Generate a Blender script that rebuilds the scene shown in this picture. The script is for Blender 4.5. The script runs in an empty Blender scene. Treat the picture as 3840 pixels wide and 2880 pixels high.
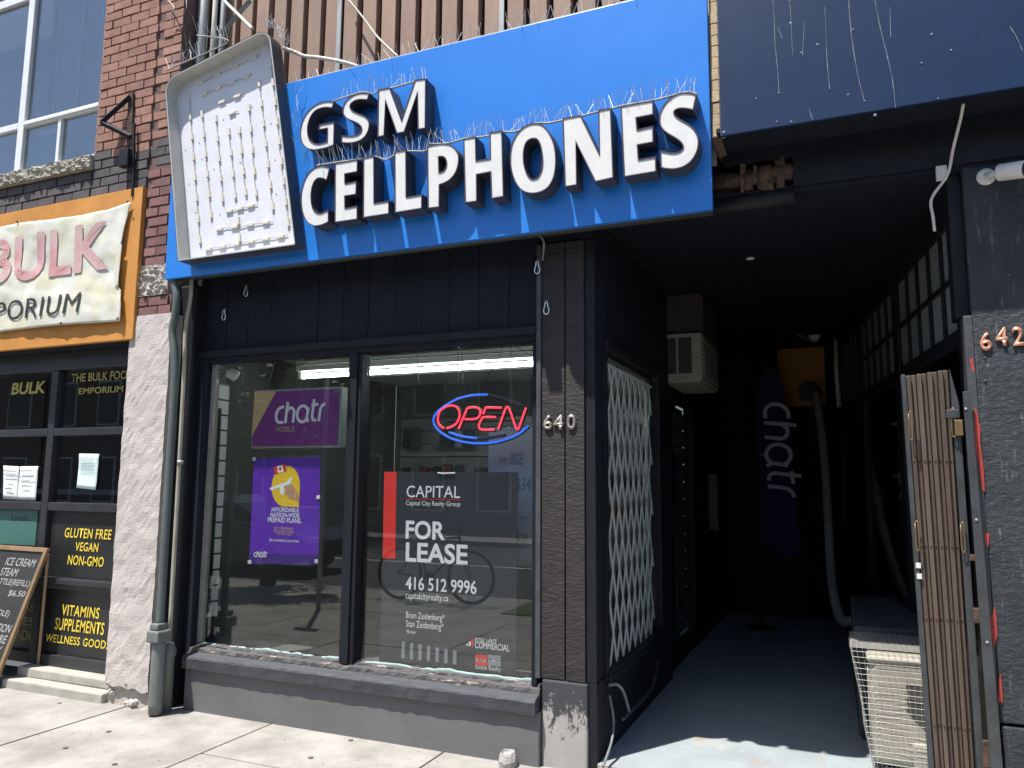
import bpy, bmesh, math, random
from mathutils import Vector, Matrix, noise
from mathutils.geometry import tessellate_polygon

# ------------------------------------------------------------------ camera, sky, sun, exposure
sc = bpy.context.scene
col = sc.collection
cam_data = bpy.data.cameras.new('camera')
cam_data.sensor_width = 36.0
cam_data.lens = 36.0 * 2883 / 3840
cam_data.clip_start = 0.05
cam_data.clip_end = 400
cam = bpy.data.objects.new('camera', cam_data)
col.objects.link(cam)
cam.matrix_world = Matrix([[0.919567, 0.042374, 0.390642, 0.0], [0.392855, -0.118946, -0.911875, -4.35417], [0.007826, 0.991996, -0.126026, 1.6], [0.0, 0.0, 0.0, 1.0]])
sc.camera = cam

SUN_TO = Vector((-0.62, -1.0, 3.0)).normalized()
w = bpy.data.worlds.new('World')
sc.world = w
w.use_nodes = True
wn = w.node_tree
sky = wn.nodes.new('ShaderNodeTexSky')
sky.sky_type = 'NISHITA'
sky.sun_disc = False
sky.sun_elevation = math.asin(SUN_TO.z)
sky.sun_rotation = math.atan2(SUN_TO.x, SUN_TO.y) % (2 * math.pi)
bg = wn.nodes['Background']
bg.inputs[1].default_value = 0.105
wn.links.new(sky.outputs[0], bg.inputs[0])
sd = bpy.data.lights.new('sun', 'SUN')
sd.energy = 5.0
sd.angle = math.radians(0.53)
sd.color = (1.0, 0.955, 0.89)
sun = bpy.data.objects.new('sun', sd)
col.objects.link(sun)
sun.rotation_euler = (-SUN_TO).to_track_quat('-Z', 'Y').to_euler()
sun.location = SUN_TO * 30
sc.view_settings.view_transform = 'Standard'
sc.view_settings.look = 'None'
sc.view_settings.exposure = 0.82
sc.view_settings.gamma = 1.0
sc.cycles.max_bounces = 8
sc.cycles.transparent_max_bounces = 16
sc.cycles.glossy_bounces = 4
sc.cycles.caustics_reflective = False
sc.cycles.caustics_refractive = False
sc.cycles.sample_clamp_indirect = 6.0

RND = random.Random(7)

# ------------------------------------------------------------------ helpers
class MB:
    """collects shapes; obj() links them as one mesh object"""
    def __init__(self):
        self.v = []
        self.f = []
    def add(self, vs, fs):
        k = len(self.v)
        self.v += [tuple(p) for p in vs]
        self.f += [tuple(i + k for i in f) for f in fs]
        return self
    def box(self, x0, x1, y0, y1, z0, z1, j=0.0):
        r = lambda: RND.uniform(-j, j) if j else 0.0
        vs = [(x + r(), y + r(), z + r()) for z in (z0, z1) for y in (y0, y1) for x in (x0, x1)]
        return self.add(vs, [(0, 2, 3, 1), (4, 5, 7, 6), (0, 1, 5, 4), (2, 6, 7, 3), (0, 4, 6, 2), (1, 3, 7, 5)])
    def hexa(self, front, back):
        """front / back: four points each, same order"""
        return self.add(list(front) + list(back), [(0, 1, 2, 3), (7, 6, 5, 4), (0, 4, 5, 1), (1, 5, 6, 2), (2, 6, 7, 3), (3, 7, 4, 0)])
    def prism(self, rings, y0, y1, back=True, front=True, sides=True):
        """rings of (x, z), first outer then holes, from y0 (front) to y1"""
        flat = [p for r in rings for p in r]
        n = len(flat)
        tris = tessellate_polygon([[Vector((p[0], p[1], 0)) for p in r] for r in rings])
        vs = [(p[0], y0, p[1]) for p in flat] + [(p[0], y1, p[1]) for p in flat]
        fs = []
        if front: fs += [tuple(t) for t in tris]
        if back: fs += [tuple(i + n for i in reversed(t)) for t in tris]
        k = 0
        if sides:
            for r in rings:
                m = len(r)
                for i in range(m):
                    a, b = k + i, k + (i + 1) % m
                    fs.append((a, b, b + n, a + n))
                k += m
        return self.add(vs, fs)
    def tube(self, pts, r, n=8, cap=True, closed=False):
        pts = [Vector(p) for p in pts]
        m = len(pts)
        rr = r if isinstance(r, (list, tuple)) else [r] * m
        vs, fs = [], []
        up = None
        for i, p in enumerate(pts):
            if closed: d = pts[(i + 1) % m] - pts[i - 1]
            else: d = pts[min(i + 1, m - 1)] - pts[max(i - 1, 0)]
            d = d.normalized() if d.length else Vector((0, 0, 1))
            if up is None:
                up = Vector((0, 0, 1)) if abs(d.z) < 0.9 else Vector((1, 0, 0))
            a = d.cross(up).normalized()
            b = a.cross(d).normalized()
            up = b
            for k in range(n):
                t = 2 * math.pi * k / n
                vs.append(p + a * (rr[i] * math.cos(t)) + b * (rr[i] * math.sin(t)))
        L = m if closed else m - 1
        for i in range(L):
            for k in range(n):
                q = (i + 1) % m
                fs.append((i * n + k, i * n + (k + 1) % n, q * n + (k + 1) % n, q * n + k))
        if cap and not closed:
            fs.append(tuple(range(n - 1, -1, -1)))
            fs.append(tuple((m - 1) * n + k for k in range(n)))
        return self.add(vs, fs)
    def lathe(self, prof, n=24, axis='Z', at=(0, 0, 0)):
        vs, fs = [], []
        for r, h in prof:
            for k in range(n):
                t = 2 * math.pi * k / n
                c, s = r * math.cos(t), r * math.sin(t)
                p = (c, s, h) if axis == 'Z' else ((c, h, s) if axis == 'Y' else (h, c, s))
                vs.append((p[0] + at[0], p[1] + at[1], p[2] + at[2]))
        for i in range(len(prof) - 1):
            for k in range(n):
                fs.append((i * n + k, i * n + (k + 1) % n, (i + 1) * n + (k + 1) % n, (i + 1) * n + k))
        fs.append(tuple(range(n)))
        fs.append(tuple((len(prof) - 1) * n + k for k in range(n)))
        return self.add(vs, fs)
    def ribbon(self, pts, wd, y0, y1, closed=False):
        """flat stroke of width wd along (x, z) points, thickness y0..y1, round joins by many points"""
        m = len(pts)
        L, Rr = [], []
        for i in range(m):
            if closed: a, b = pts[i - 1], pts[(i + 1) % m]
            else: a, b = pts[max(i - 1, 0)], pts[min(i + 1, m - 1)]
            d = Vector((b[0] - a[0], b[1] - a[1]))
            d = d.normalized() if d.length else Vector((1, 0))
            nx, nz = -d.y * wd / 2, d.x * wd / 2
            L.append((pts[i][0] + nx, pts[i][1] + nz))
            Rr.append((pts[i][0] - nx, pts[i][1] - nz))
        if closed:
            return self.prism([L, Rr], y0, y1)
        vs, fs = [], []
        for i in range(m):
            for p, y in ((L[i], y0), (Rr[i], y0), (L[i], y1), (Rr[i], y1)):
                vs.append((p[0], y, p[1]))
        for i in range(m - 1):
            a, b = 4 * i, 4 * i + 4
            fs += [(a, a + 1, b + 1, b), (a + 2, b + 2, b + 3, a + 3), (a, b, b + 2, a + 2), (a + 1, a + 3, b + 3, b + 1)]
        fs += [(0, 2, 3, 1), (4 * m - 4, 4 * m - 3, 4 * m - 1, 4 * m - 2)]
        return self.add(vs, fs)
    def mesh(self, name):
        me = bpy.data.meshes.new(name)
        me.from_pydata(self.v, [], self.f)
        bm = bmesh.new()
        bm.from_mesh(me)
        bmesh.ops.recalc_face_normals(bm, faces=bm.faces)
        bm.to_mesh(me)
        bm.free()
        return me
    def obj(self, name, m, parent=None, bevel=0.0, smooth=False, seg=2):
        me = self.mesh(name)
        me.materials.append(m)
        return link(name, me, parent, bevel, smooth, seg)

def link(name, me, parent=None, bevel=0.0, smooth=False, seg=2):
    o = bpy.data.objects.new(name, me)
    col.objects.link(o)
    if parent: o.parent = parent
    if smooth:
        for p in me.polygons: p.use_smooth = True
    if bevel:
        b = o.modifiers.new('bevel', 'BEVEL')
        b.width = bevel
        b.segments = seg
        b.limit_method = 'ANGLE'
    return o

def tag(o, label, cat, group=None):
    o['label'] = label
    o['category'] = cat
    if group: o['group'] = group
    return o

def thing(name, label, cat, group=None, loc=(0, 0, 0), rot=(0, 0, 0)):
    o = bpy.data.objects.new(name, None)
    o.empty_display_size = 0.1
    col.objects.link(o)
    o.location = loc
    o.rotation_euler = rot
    return tag(o, label, cat, group)

def struct(o):
    o['kind'] = 'structure'
    return o

def stuff(o):
    o['kind'] = 'stuff'
    return o

def box(name, m, parent, x0, x1, y0, y1, z0, z1, bevel=0.0, j=0.0):
    return MB().box(x0, x1, y0, y1, z0, z1, j).obj(name, m, parent, bevel)

def tube(name, m, parent, pts, r, n=8, smooth=True):
    return MB().tube(pts, r, n).obj(name, m, parent, 0, smooth)

def spline(pts, k=6):
    """Catmull-Rom through the points"""
    out = []
    P = [Vector(p) for p in pts]
    for i in range(len(P) - 1):
        a, b, c, d = P[max(i - 1, 0)], P[i], P[i + 1], P[min(i + 2, len(P) - 1)]
        for t in range(k):
            u = t / k
            out.append(0.5 * ((2 * b) + (c - a) * u + (2 * a - 5 * b + 4 * c - d) * u * u + (3 * b - a - 3 * c + d) * u ** 3))
    out.append(P[-1])
    return [tuple(p) for p in out]

def text_mesh(s, bold=0.0, shear=0.0, spacing=1.0):
    cu = bpy.data.curves.new('lettering', 'FONT')
    cu.body = s
    cu.offset = bold
    cu.shear = shear
    cu.space_character = spacing
    cu.resolution_u = 4
    o = bpy.data.objects.new('lettering', cu)
    col.objects.link(o)
    bpy.context.view_layer.update()
    me = bpy.data.meshes.new_from_object(o.evaluated_get(bpy.context.evaluated_depsgraph_get()))
    col.objects.unlink(o)
    bpy.data.objects.remove(o)
    bpy.data.curves.remove(cu)
    return me

def text(s, m, parent, x0, x1, z0, z1, y, bold=0.0, shear=0.0, spacing=1.0, skew=0.0, name='lettering', fn=None, depth=0.0):
    """one line of writing fitted to the box x0..x1, z0..z1 on the plane y (faces -Y); skew: rise over the line"""
    me = text_mesh(s, bold, shear, spacing)
    xs = [v.co.x for v in me.vertices]
    ys = [v.co.y for v in me.vertices]
    ax, bx_, ay, by_ = min(xs), max(xs), min(ys), max(ys)
    if fn:
        bm = bmesh.new(); bm.from_mesh(me)
        bmesh.ops.triangulate(bm, faces=bm.faces, ngon_method='EAR_CLIP')
        bmesh.ops.subdivide_edges(bm, edges=bm.edges, cuts=2)
        bm.to_mesh(me); bm.free()
    for v in me.vertices:
        u = (v.co.x - ax) / max(bx_ - ax, 1e-6)
        q = (v.co.y - ay) / max(by_ - ay, 1e-6)
        X = x0 + (x1 - x0) * u
        Z = z0 + (z1 - z0) * q + skew * u
        v.co = (X, y if not fn else fn(X, Z) + y, Z)
    me.materials.clear()
    me.materials.append(m)
    o = link(name, me, parent)
    if depth:
        so = o.modifiers.new('solid', 'SOLIDIFY')
        so.thickness = depth
        so.offset = -1
    return o

def copy_tree(o, parent=None):
    kids = list(o.children)
    c = o.copy()
    col.objects.link(c)
    c.parent = parent
    for k in kids: copy_tree(k, c)
    return c

# ------------------------------------------------------------------ materials
def nodes(name):
    m = bpy.data.materials.new(name)
    m.use_nodes = True
    return m, m.node_tree, m.node_tree.nodes['Principled BSDF']

def mix(nt, fac, a, b):
    n = nt.nodes.new('ShaderNodeMix')
    n.data_type = 'RGBA'
    for sock, v in ((n.inputs[0], fac), (n.inputs[6], a), (n.inputs[7], b)):
        if isinstance(v, (int, float)): sock.default_value = v
        elif isinstance(v, (tuple, list)): sock.default_value = (*v[:3], 1)
        else: nt.links.new(v, sock)
    return n.outputs[2]

def noise_tex(nt, vec, scale, detail=5, rough=0.6, stretch=(1, 1, 1)):
    mp = nt.nodes.new('ShaderNodeMapping')
    mp.inputs['Scale'].default_value = stretch
    nt.links.new(vec, mp.inputs[0])
    n = nt.nodes.new('ShaderNodeTexNoise')
    n.inputs['Scale'].default_value = scale
    n.inputs['Detail'].default_value = detail
    n.inputs['Roughness'].default_value = rough
    nt.links.new(mp.outputs[0], n.inputs[0])
    return n.outputs[0]

def ramp(nt, x, lo, hi):
    r = nt.nodes.new('ShaderNodeMapRange')
    r.inputs[1].default_value = lo
    r.inputs[2].default_value = hi
    nt.links.new(x, r.inputs[0])
    return r.outputs[0]

def mat(name, c, c2=None, scale=6.0, lo=0.35, hi=0.65, stretch=(1, 1, 1), rough=0.6, rough2=None, bump=0.0, bscale=60.0, bstretch=None,
        metal=0.0, chips=None, chip_at=0.66, chip_scale=14.0, chip_stretch=(1, 1, 1), streak=None, streak_at=0.62, streak_scale=10, streak_stretch=(6, 6, 0.35),
        rnd=0.0, spec=0.5, emit=None, emit_s=0.0, trans=0.0, coat=0.0):
    m, nt, b = nodes(name)
    g = nt.nodes.new('ShaderNodeNewGeometry')
    pos = g.outputs['Position']
    out = None
    if c2 is not None:
        f = ramp(nt, noise_tex(nt, pos, scale, 6, 0.65, stretch), lo, hi)
        out = mix(nt, f, c, c2)
    if streak is not None:
        f = ramp(nt, noise_tex(nt, pos, streak_scale, 4, 0.6, streak_stretch), streak_at, streak_at + 0.12)
        out = mix(nt, f, out if out is not None else c, streak)
    if chips is not None:
        f = ramp(nt, noise_tex(nt, pos, chip_scale, 7, 0.7, chip_stretch), chip_at, chip_at + 0.025)
        out = mix(nt, f, out if out is not None else c, chips)
    if rnd:
        oi = nt.nodes.new('ShaderNodeObjectInfo')
        h = nt.nodes.new('ShaderNodeHueSaturation')
        h.inputs['Value'].default_value = 1.0
        v = nt.nodes.new('ShaderNodeMapRange')
        v.inputs[3].default_value = 1 - rnd
        v.inputs[4].default_value = 1 + rnd
        nt.links.new(oi.outputs['Random'], v.inputs[0])
        nt.links.new(v.outputs[0], h.inputs['Value'])
        if out is None: h.inputs['Color'].default_value = (*c, 1)
        else: nt.links.new(out, h.inputs['Color'])
        out = h.outputs[0]
    if out is None: b.inputs['Base Color'].default_value = (*c[:3], 1)
    else: nt.links.new(out, b.inputs['Base Color'])
    b.inputs['Roughness'].default_value = rough
    if rough2 is not None:
        r = nt.nodes.new('ShaderNodeMapRange')
        r.inputs[3].default_value = rough
        r.inputs[4].default_value = rough2
        nt.links.new(noise_tex(nt, pos, scale * 2.3, 5), r.inputs[0])
        nt.links.new(r.outputs[0], b.inputs['Roughness'])
    b.inputs['Metallic'].default_value = metal
    b.inputs['Specular IOR Level'].default_value = spec
    if coat: b.inputs['Coat Weight'].default_value = coat
    if bump:
        bn = nt.nodes.new('ShaderNodeBump')
        bn.inputs['Strength'].default_value = bump
        bn.inputs['Distance'].default_value = 0.01
        nt.links.new(noise_tex(nt, pos, bscale, 6, 0.65, bstretch or stretch), bn.inputs['Height'])
        nt.links.new(bn.outputs[0], b.inputs['Normal'])
    if emit is not None:
        b.inputs['Emission Color'].default_value = (*emit, 1)
        b.inputs['Emission Strength'].default_value = emit_s
    return m

def glass_mat(name, f0=0.042, tint=(0.93, 0.96, 0.95), dirt=0.0, rough=0.0):
    """thin clear pane: transparent with a mirror reflection that grows towards grazing view"""
    m = bpy.data.materials.new(name)
    m.use_nodes = True
    nt = m.node_tree
    for n in list(nt.nodes): nt.nodes.remove(n)
    out = nt.nodes.new('ShaderNodeOutputMaterial')
    g = nt.nodes.new('ShaderNodeNewGeometry')
    dot = nt.nodes.new('ShaderNodeVectorMath'); dot.operation = 'DOT_PRODUCT'
    nt.links.new(g.outputs['Normal'], dot.inputs[0]); nt.links.new(g.outputs['Incoming'], dot.inputs[1])
    ab = nt.nodes.new('ShaderNodeMath'); ab.operation = 'ABSOLUTE'; nt.links.new(dot.outputs['Value'], ab.inputs[0])
    om = nt.nodes.new('ShaderNodeMath'); om.operation = 'SUBTRACT'; om.inputs[0].default_value = 1.0; nt.links.new(ab.outputs[0], om.inputs[1])
    pw = nt.nodes.new('ShaderNodeMath'); pw.operation = 'POWER'; pw.inputs[1].default_value = 5.0; nt.links.new(om.outputs[0], pw.inputs[0])
    mr = nt.nodes.new('ShaderNodeMapRange'); mr.inputs[3].default_value = f0; mr.inputs[4].default_value = 1.0; nt.links.new(pw.outputs[0], mr.inputs[0])
    tr = nt.nodes.new('ShaderNodeBsdfTransparent'); tr.inputs[0].default_value = (*tint, 1)
    gl = nt.nodes.new('ShaderNodeBsdfGlossy'); gl.inputs['Roughness'].default_value = rough
    mx = nt.nodes.new('ShaderNodeMixShader')
    nt.links.new(mr.outputs[0], mx.inputs[0]); nt.links.new(tr.outputs[0], mx.inputs[1]); nt.links.new(gl.outputs[0], mx.inputs[2])
    last = mx.outputs[0]
    if dirt:
        df = nt.nodes.new('ShaderNodeBsdfDiffuse'); df.inputs[0].default_value = (0.55, 0.56, 0.54, 1)
        f = ramp(nt, noise_tex(nt, g.outputs['Position'], 3.0, 6, 0.7, (1, 1, 0.4)), 0.4, 0.9)
        mu = nt.nodes.new('ShaderNodeMath'); mu.operation = 'MULTIPLY'; mu.inputs[1].default_value = dirt; nt.links.new(f, mu.inputs[0])
        m2 = nt.nodes.new('ShaderNodeMixShader')
        nt.links.new(mu.outputs[0], m2.inputs[0]); nt.links.new(last, m2.inputs[1]); nt.links.new(df.outputs[0], m2.inputs[2])
        last = m2.outputs[0]
    nt.links.new(last, out.inputs[0])
    return m

M = {}
M['concrete'] = mat('concrete', (0.325, 0.31, 0.285), (0.205, 0.195, 0.177), 2.6, 0.38, 0.66, rough=0.9, bump=0.35, bscale=90, chips=(0.17, 0.16, 0.145), chip_at=0.705, chip_scale=8, rnd=0.06)  # broad tone noise: stains, also painting in soft light patches thrown by windows
M['joint'] = mat('joint_dirt', (0.13, 0.115, 0.095), (0.08, 0.07, 0.06), 30, rough=1.0)
M['step'] = mat('step_concrete', (0.40, 0.39, 0.34), (0.31, 0.30, 0.26), 8, rough=0.9, bump=0.4, bscale=70)
M['stucco'] = mat('stucco', (0.51, 0.465, 0.44), (0.46, 0.42, 0.395), 2.2, rough=0.95, bump=0.42, bscale=42, bstretch=(1, 1, 1.9))
M['brick'] = mat('brick_red', (0.35, 0.19, 0.145), (0.27, 0.14, 0.105), 9, rough=0.92, bump=0.5, bscale=120, rnd=0.16)
M['brick_dark'] = mat('brick_painted_dark', (0.105, 0.095, 0.098), (0.075, 0.068, 0.07), 9, rough=0.85, bump=0.4, bscale=100, chips=(0.19, 0.10, 0.08), chip_at=0.69, chip_scale=16, rnd=0.2)
M['brick_pier'] = mat('brick_painted_maroon', (0.25, 0.125, 0.12), (0.19, 0.095, 0.09), 8, rough=0.9, bump=0.5, bscale=110, chips=(0.42, 0.36, 0.33), chip_at=0.66, chip_scale=18, rnd=0.2)
M['mortar'] = mat('mortar', (0.17, 0.105, 0.09), (0.12, 0.08, 0.07), 20, rough=1.0, bump=0.4, bscale=80)
M['stone'] = mat('rock_faced_stone', (0.40, 0.37, 0.31), (0.28, 0.255, 0.21), 9, rough=0.95, bump=1.0, bscale=30)
M['rubble'] = mat('rubble_stone', (0.50, 0.46, 0.41), (0.38, 0.35, 0.315), 14, rough=0.95, bump=1.0, bscale=45)
M['orange'] = mat('orange_board', (0.60, 0.27, 0.055), (0.50, 0.215, 0.045), 5, rough=0.75, bump=0.2, bscale=50, streak=(0.36, 0.18, 0.06), streak_at=0.68)
M['cloth'] = mat('banner_cloth', (0.62, 0.62, 0.555), (0.60, 0.57, 0.34), 3.4, 0.45, 0.72, rough=0.85, bump=0.15, bscale=40)
M['cloth_red'] = mat('faded_red_print', (0.56, 0.27, 0.275), (0.61, 0.44, 0.42), 5, rough=0.85)
M['ink'] = mat('black_print', (0.03, 0.03, 0.035), rough=0.7)
M['white_frame'] = mat('white_window_frame', (0.74, 0.76, 0.75), (0.66, 0.68, 0.67), 10, rough=0.45)
M['black_wood'] = mat('black_painted_wood', (0.0085, 0.011, 0.018), (0.013, 0.016, 0.024), 7, 0.4, 0.7, (3, 3, 0.6), rough=0.55, rough2=0.8, spec=0.25, bump=0.25, bscale=60, bstretch=(3, 3, 0.3), rnd=0.12)
M['post_wood'] = mat('black_rough_wood', (0.017, 0.0135, 0.015), (0.034, 0.027, 0.028), 11, 0.35, 0.7, (1, 1, 1.6), rough=0.5, rough2=0.72, bump=0.8, bscale=48, bstretch=(0.6, 1, 1.5), rnd=0.1)
M['black_gloss'] = mat('black_paint', (0.008, 0.009, 0.012), (0.013, 0.014, 0.018), 9, rough=0.45, rough2=0.65, spec=0.3, bump=0.12, bscale=40)
M['sill_wood'] = mat('weathered_sill', (0.058, 0.062, 0.074), (0.036, 0.039, 0.047), 10, 0.35, 0.65, (0.5, 3, 3), rough=0.65, bump=0.35, bscale=40, bstretch=(0.4, 4, 4))
M['sill_peel'] = mat('peeling_sill_paint', (0.10, 0.095, 0.097), (0.055, 0.052, 0.055), 12, 0.35, 0.65, (0.35, 3, 3), rough=0.75, bump=0.6, bscale=30, bstretch=(0.35, 4, 4), chips=(0.42, 0.35, 0.28), chip_at=0.60, chip_scale=9, chip_stretch=(0.45, 3.5, 3.5))
M['plinth'] = mat('grey_painted_plinth', (0.140, 0.141, 0.144), (0.112, 0.113, 0.117), 3, rough=0.6, bump=0.2, bscale=35, streak=(0.16, 0.15, 0.14), streak_at=0.7)
M['base_peel'] = mat('painted_concrete_block', (0.36, 0.345, 0.325), (0.28, 0.27, 0.255), 9, rough=0.85, bump=0.5, bscale=60)
M['blue'] = mat('blue_sign_face', (0.018, 0.190, 0.64), (0.022, 0.205, 0.68), 3, rough=0.35, bump=0.03, bscale=6, streak=(0.10, 0.19, 0.42), streak_at=0.665, streak_scale=5, streak_stretch=(7, 7, 0.25))
M['sign_back'] = mat('sign_cabinet_metal', (0.06, 0.062, 0.066), rough=0.6, metal=0.3)
M['letter_face'] = mat('white_acrylic', (0.70, 0.70, 0.68), (0.61, 0.61, 0.585), 14, 0.35, 0.75, rough=0.45, bump=0.03, bscale=120, streak=(0.55, 0.54, 0.50), streak_at=0.71, streak_scale=9)
M['letter_side'] = mat('black_letter_return', (0.035, 0.038, 0.048), (0.052, 0.056, 0.068), 20, rough=0.5)
M['trim'] = mat('purple_black_trim', (0.06, 0.035, 0.05), rough=0.4)
M['icon_in'] = mat('icon_white_inside', (0.68, 0.69, 0.74), (0.62, 0.63, 0.68), 9, rough=0.6)
M['icon_rim'] = mat('icon_rim_inside', (0.50, 0.49, 0.46), (0.41, 0.40, 0.37), 7, rough=0.6, streak=(0.33, 0.31, 0.27), streak_at=0.68)
M['led'] = mat('led_module', (0.72, 0.68, 0.58), (0.60, 0.55, 0.45), 60, rough=0.5)
M['led_wire'] = mat('led_wire', (0.34, 0.31, 0.27), rough=0.6)
M['spike'] = mat('steel_spike', (0.55, 0.56, 0.57), rough=0.6, metal=0.2)
M['spike_base'] = mat('grimy_plastic_base', (0.42, 0.40, 0.35), (0.30, 0.28, 0.24), 40, rough=0.8)
M['siding'] = mat('brown_siding', (0.33, 0.215, 0.155), (0.27, 0.175, 0.128), 5, 0.35, 0.7, (3, 3, 0.5), rough=0.7, bump=0.25, bscale=50, bstretch=(4, 4, 0.4), rnd=0.1)
M['dark_gap'] = mat('dark_backing', (0.02, 0.018, 0.02), rough=0.9)
M['galv'] = mat('galvanised_pipe', (0.40, 0.41, 0.40), (0.30, 0.31, 0.30), 12, 0.35, 0.7, (2, 2, 0.4), rough=0.5, metal=0.35)
M['green_pipe'] = mat('weathered_copper_pipe', (0.105, 0.135, 0.125), (0.075, 0.09, 0.085), 6, 0.35, 0.7, (3, 3, 0.4), rough=0.6, bump=0.15, bscale=50)
M['grey_pipe'] = mat('grey_metal_boot', (0.20, 0.215, 0.21), (0.13, 0.14, 0.14), 9, 0.35, 0.7, (2, 2, 0.4), rough=0.55, metal=0.2, bump=0.2, bscale=40)
M['cream_pipe'] = mat('cream_pipe', (0.45, 0.43, 0.36), (0.34, 0.32, 0.27), 8, rough=0.6)
M['white_cable'] = mat('white_cable', (0.66, 0.63, 0.56), (0.52, 0.49, 0.42), 30, rough=0.7)
M['verdigris'] = mat('green_grey_steel', (0.27, 0.33, 0.30), (0.20, 0.24, 0.22), 9, rough=0.6)
M['navy'] = mat('navy_panel', (0.006, 0.022, 0.066), (0.008, 0.026, 0.076), 2, rough=0.38, spec=0.35, bump=0.02, bscale=8, streak=(0.022, 0.045, 0.092), streak_at=0.62, streak_scale=7, streak_stretch=(7, 7, 0.3), chips=(0.30, 0.32, 0.34), chip_at=0.715, chip_scale=30, chip_stretch=(2.0, 2.0, 0.6))
M['dropping'] = mat('bird_dropping', (0.36, 0.38, 0.40), (0.14, 0.17, 0.21), 40, rough=0.9)
M['brown_wood'] = mat('bare_brown_wood', (0.15, 0.095, 0.06), (0.07, 0.046, 0.032), 9, 0.35, 0.7, (0.5, 3, 3), rough=0.8, bump=0.3, bscale=40)
M['rust'] = mat('rusty_steel', (0.105, 0.058, 0.036), (0.022, 0.018, 0.018), 14, 0.4, 0.65, rough=0.85, bump=0.6, bscale=50)
M['yellow_brick'] = mat('yellow_brick', (0.52, 0.40, 0.26), (0.42, 0.32, 0.20), 12, rough=0.9, bump=0.4, bscale=90, rnd=0.15)
M['column'] = mat('scuffed_black_column', (0.016, 0.021, 0.027), (0.040, 0.046, 0.053), 6, 0.35, 0.75, (1.5, 1.5, 1), rough=0.5, rough2=0.75, bump=1.0, bscale=26, bstretch=(1, 1, 1.6), streak=(0.16, 0.17, 0.175), streak_at=0.60, streak_scale=9, streak_stretch=(4, 4, 0.5), chips=(0.30, 0.33, 0.33), chip_at=0.685, chip_scale=11, chip_stretch=(3, 3, 0.6))
M['red_paint'] = mat('red_paint_showing', (0.42, 0.055, 0.04), (0.33, 0.04, 0.03), 9, rough=0.6)
M['edge_black'] = mat('chipped_black_edge', (0.045, 0.048, 0.053), (0.075, 0.078, 0.083), 7, rough=0.5, chips=(0.55, 0.50, 0.45), chip_at=0.74, chip_scale=14, chip_stretch=(2, 2, 0.6))
M['gate_slat'] = mat('bronze_gate_slat', (0.155, 0.115, 0.088), (0.10, 0.074, 0.058), 9, 0.35, 0.7, (3, 3, 0.3), rough=0.5, metal=0.35, chips=(0.25, 0.12, 0.06), chip_at=0.73, chip_scale=18, rnd=0.12)
M['steel_bar'] = mat('painted_steel_bar', (0.085, 0.093, 0.098), (0.06, 0.064, 0.068), 9, rough=0.45, metal=0.4, bump=0.15, bscale=60)
M['brass'] = mat('rusty_brass', (0.30, 0.21, 0.11), (0.18, 0.11, 0.06), 20, rough=0.5, metal=0.6)
M['copper_digit'] = mat('copper_digit', (0.62, 0.30, 0.20), (0.55, 0.26, 0.17), 20, rough=0.4, metal=0.3)
M['grey_digit'] = mat('worn_metal_digit', (0.36, 0.34, 0.31), (0.22, 0.20, 0.18), 30, rough=0.5, metal=0.4)
M['white_plastic'] = mat('white_plastic', (0.72, 0.71, 0.68), (0.64, 0.63, 0.60), 20, rough=0.45)
M['dark_plastic'] = mat('dark_plastic', (0.02, 0.02, 0.022), rough=0.3)
M['chrome'] = mat('bright_steel', (0.72, 0.73, 0.75), rough=0.25, metal=0.9)
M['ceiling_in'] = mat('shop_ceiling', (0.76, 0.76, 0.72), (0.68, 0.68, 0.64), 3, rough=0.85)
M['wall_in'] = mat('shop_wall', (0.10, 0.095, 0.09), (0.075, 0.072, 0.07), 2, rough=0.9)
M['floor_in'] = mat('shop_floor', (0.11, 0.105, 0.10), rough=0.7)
M['slat_white'] = mat('white_slat_panel', (0.62, 0.63, 0.62), rough=0.5)
M['tube_lamp'] = mat('fluorescent_tube', (0.8, 0.85, 0.82), rough=0.4, emit=(0.87, 1.0, 0.95), emit_s=12.0)
M['neon_red'] = mat('red_neon', (0.8, 0.05, 0.08), rough=0.3, emit=(1.0, 0.045, 0.075), emit_s=1.15)
M['neon_blue'] = mat('blue_neon', (0.03, 0.12, 0.7), rough=0.3, emit=(0.03, 0.16, 1.0), emit_s=0.75)
M['neon_off'] = mat('unlit_neon', (0.06, 0.09, 0.14), rough=0.3)
M['purple'] = mat('purple_sign_face', (0.20, 0.030, 0.215), (0.18, 0.027, 0.195), 2, rough=0.4)
M['gold'] = mat('sand_gold_print', (0.60, 0.42, 0.20), rough=0.45)
M['white_print'] = mat('white_print', (0.78, 0.78, 0.80), rough=0.5)
M['tan_print'] = mat('tan_print', (0.55, 0.36, 0.25), rough=0.5)
M['poster'] = mat('violet_poster', (0.125, 0.03, 0.44), (0.105, 0.026, 0.38), 4, rough=0.4, bump=0.1, bscale=9)
M['poster_dark'] = mat('deep_violet_print', (0.06, 0.025, 0.20), rough=0.4)
M['yellow_print'] = mat('yellow_print', (0.78, 0.50, 0.02), rough=0.5)
M['flag_red'] = mat('red_print', (0.60, 0.03, 0.03), rough=0.5)
M['hand_print'] = mat('hand_print', (0.42, 0.22, 0.13), (0.55, 0.32, 0.20), 30, rough=0.6)
M['sign_dark'] = mat('charcoal_sign_sheet', (0.022, 0.026, 0.034), rough=0.5)
M['lease_red'] = mat('lease_red_print', (0.75, 0.035, 0.025), rough=0.45)
M['grey_print'] = mat('grey_print', (0.26, 0.27, 0.29), rough=0.5)
M['whiteboard'] = mat('whiteboard', (0.68, 0.76, 0.82), rough=0.35)
M['marker'] = mat('faded_marker', (0.22, 0.28, 0.45), rough=0.6)
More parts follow.
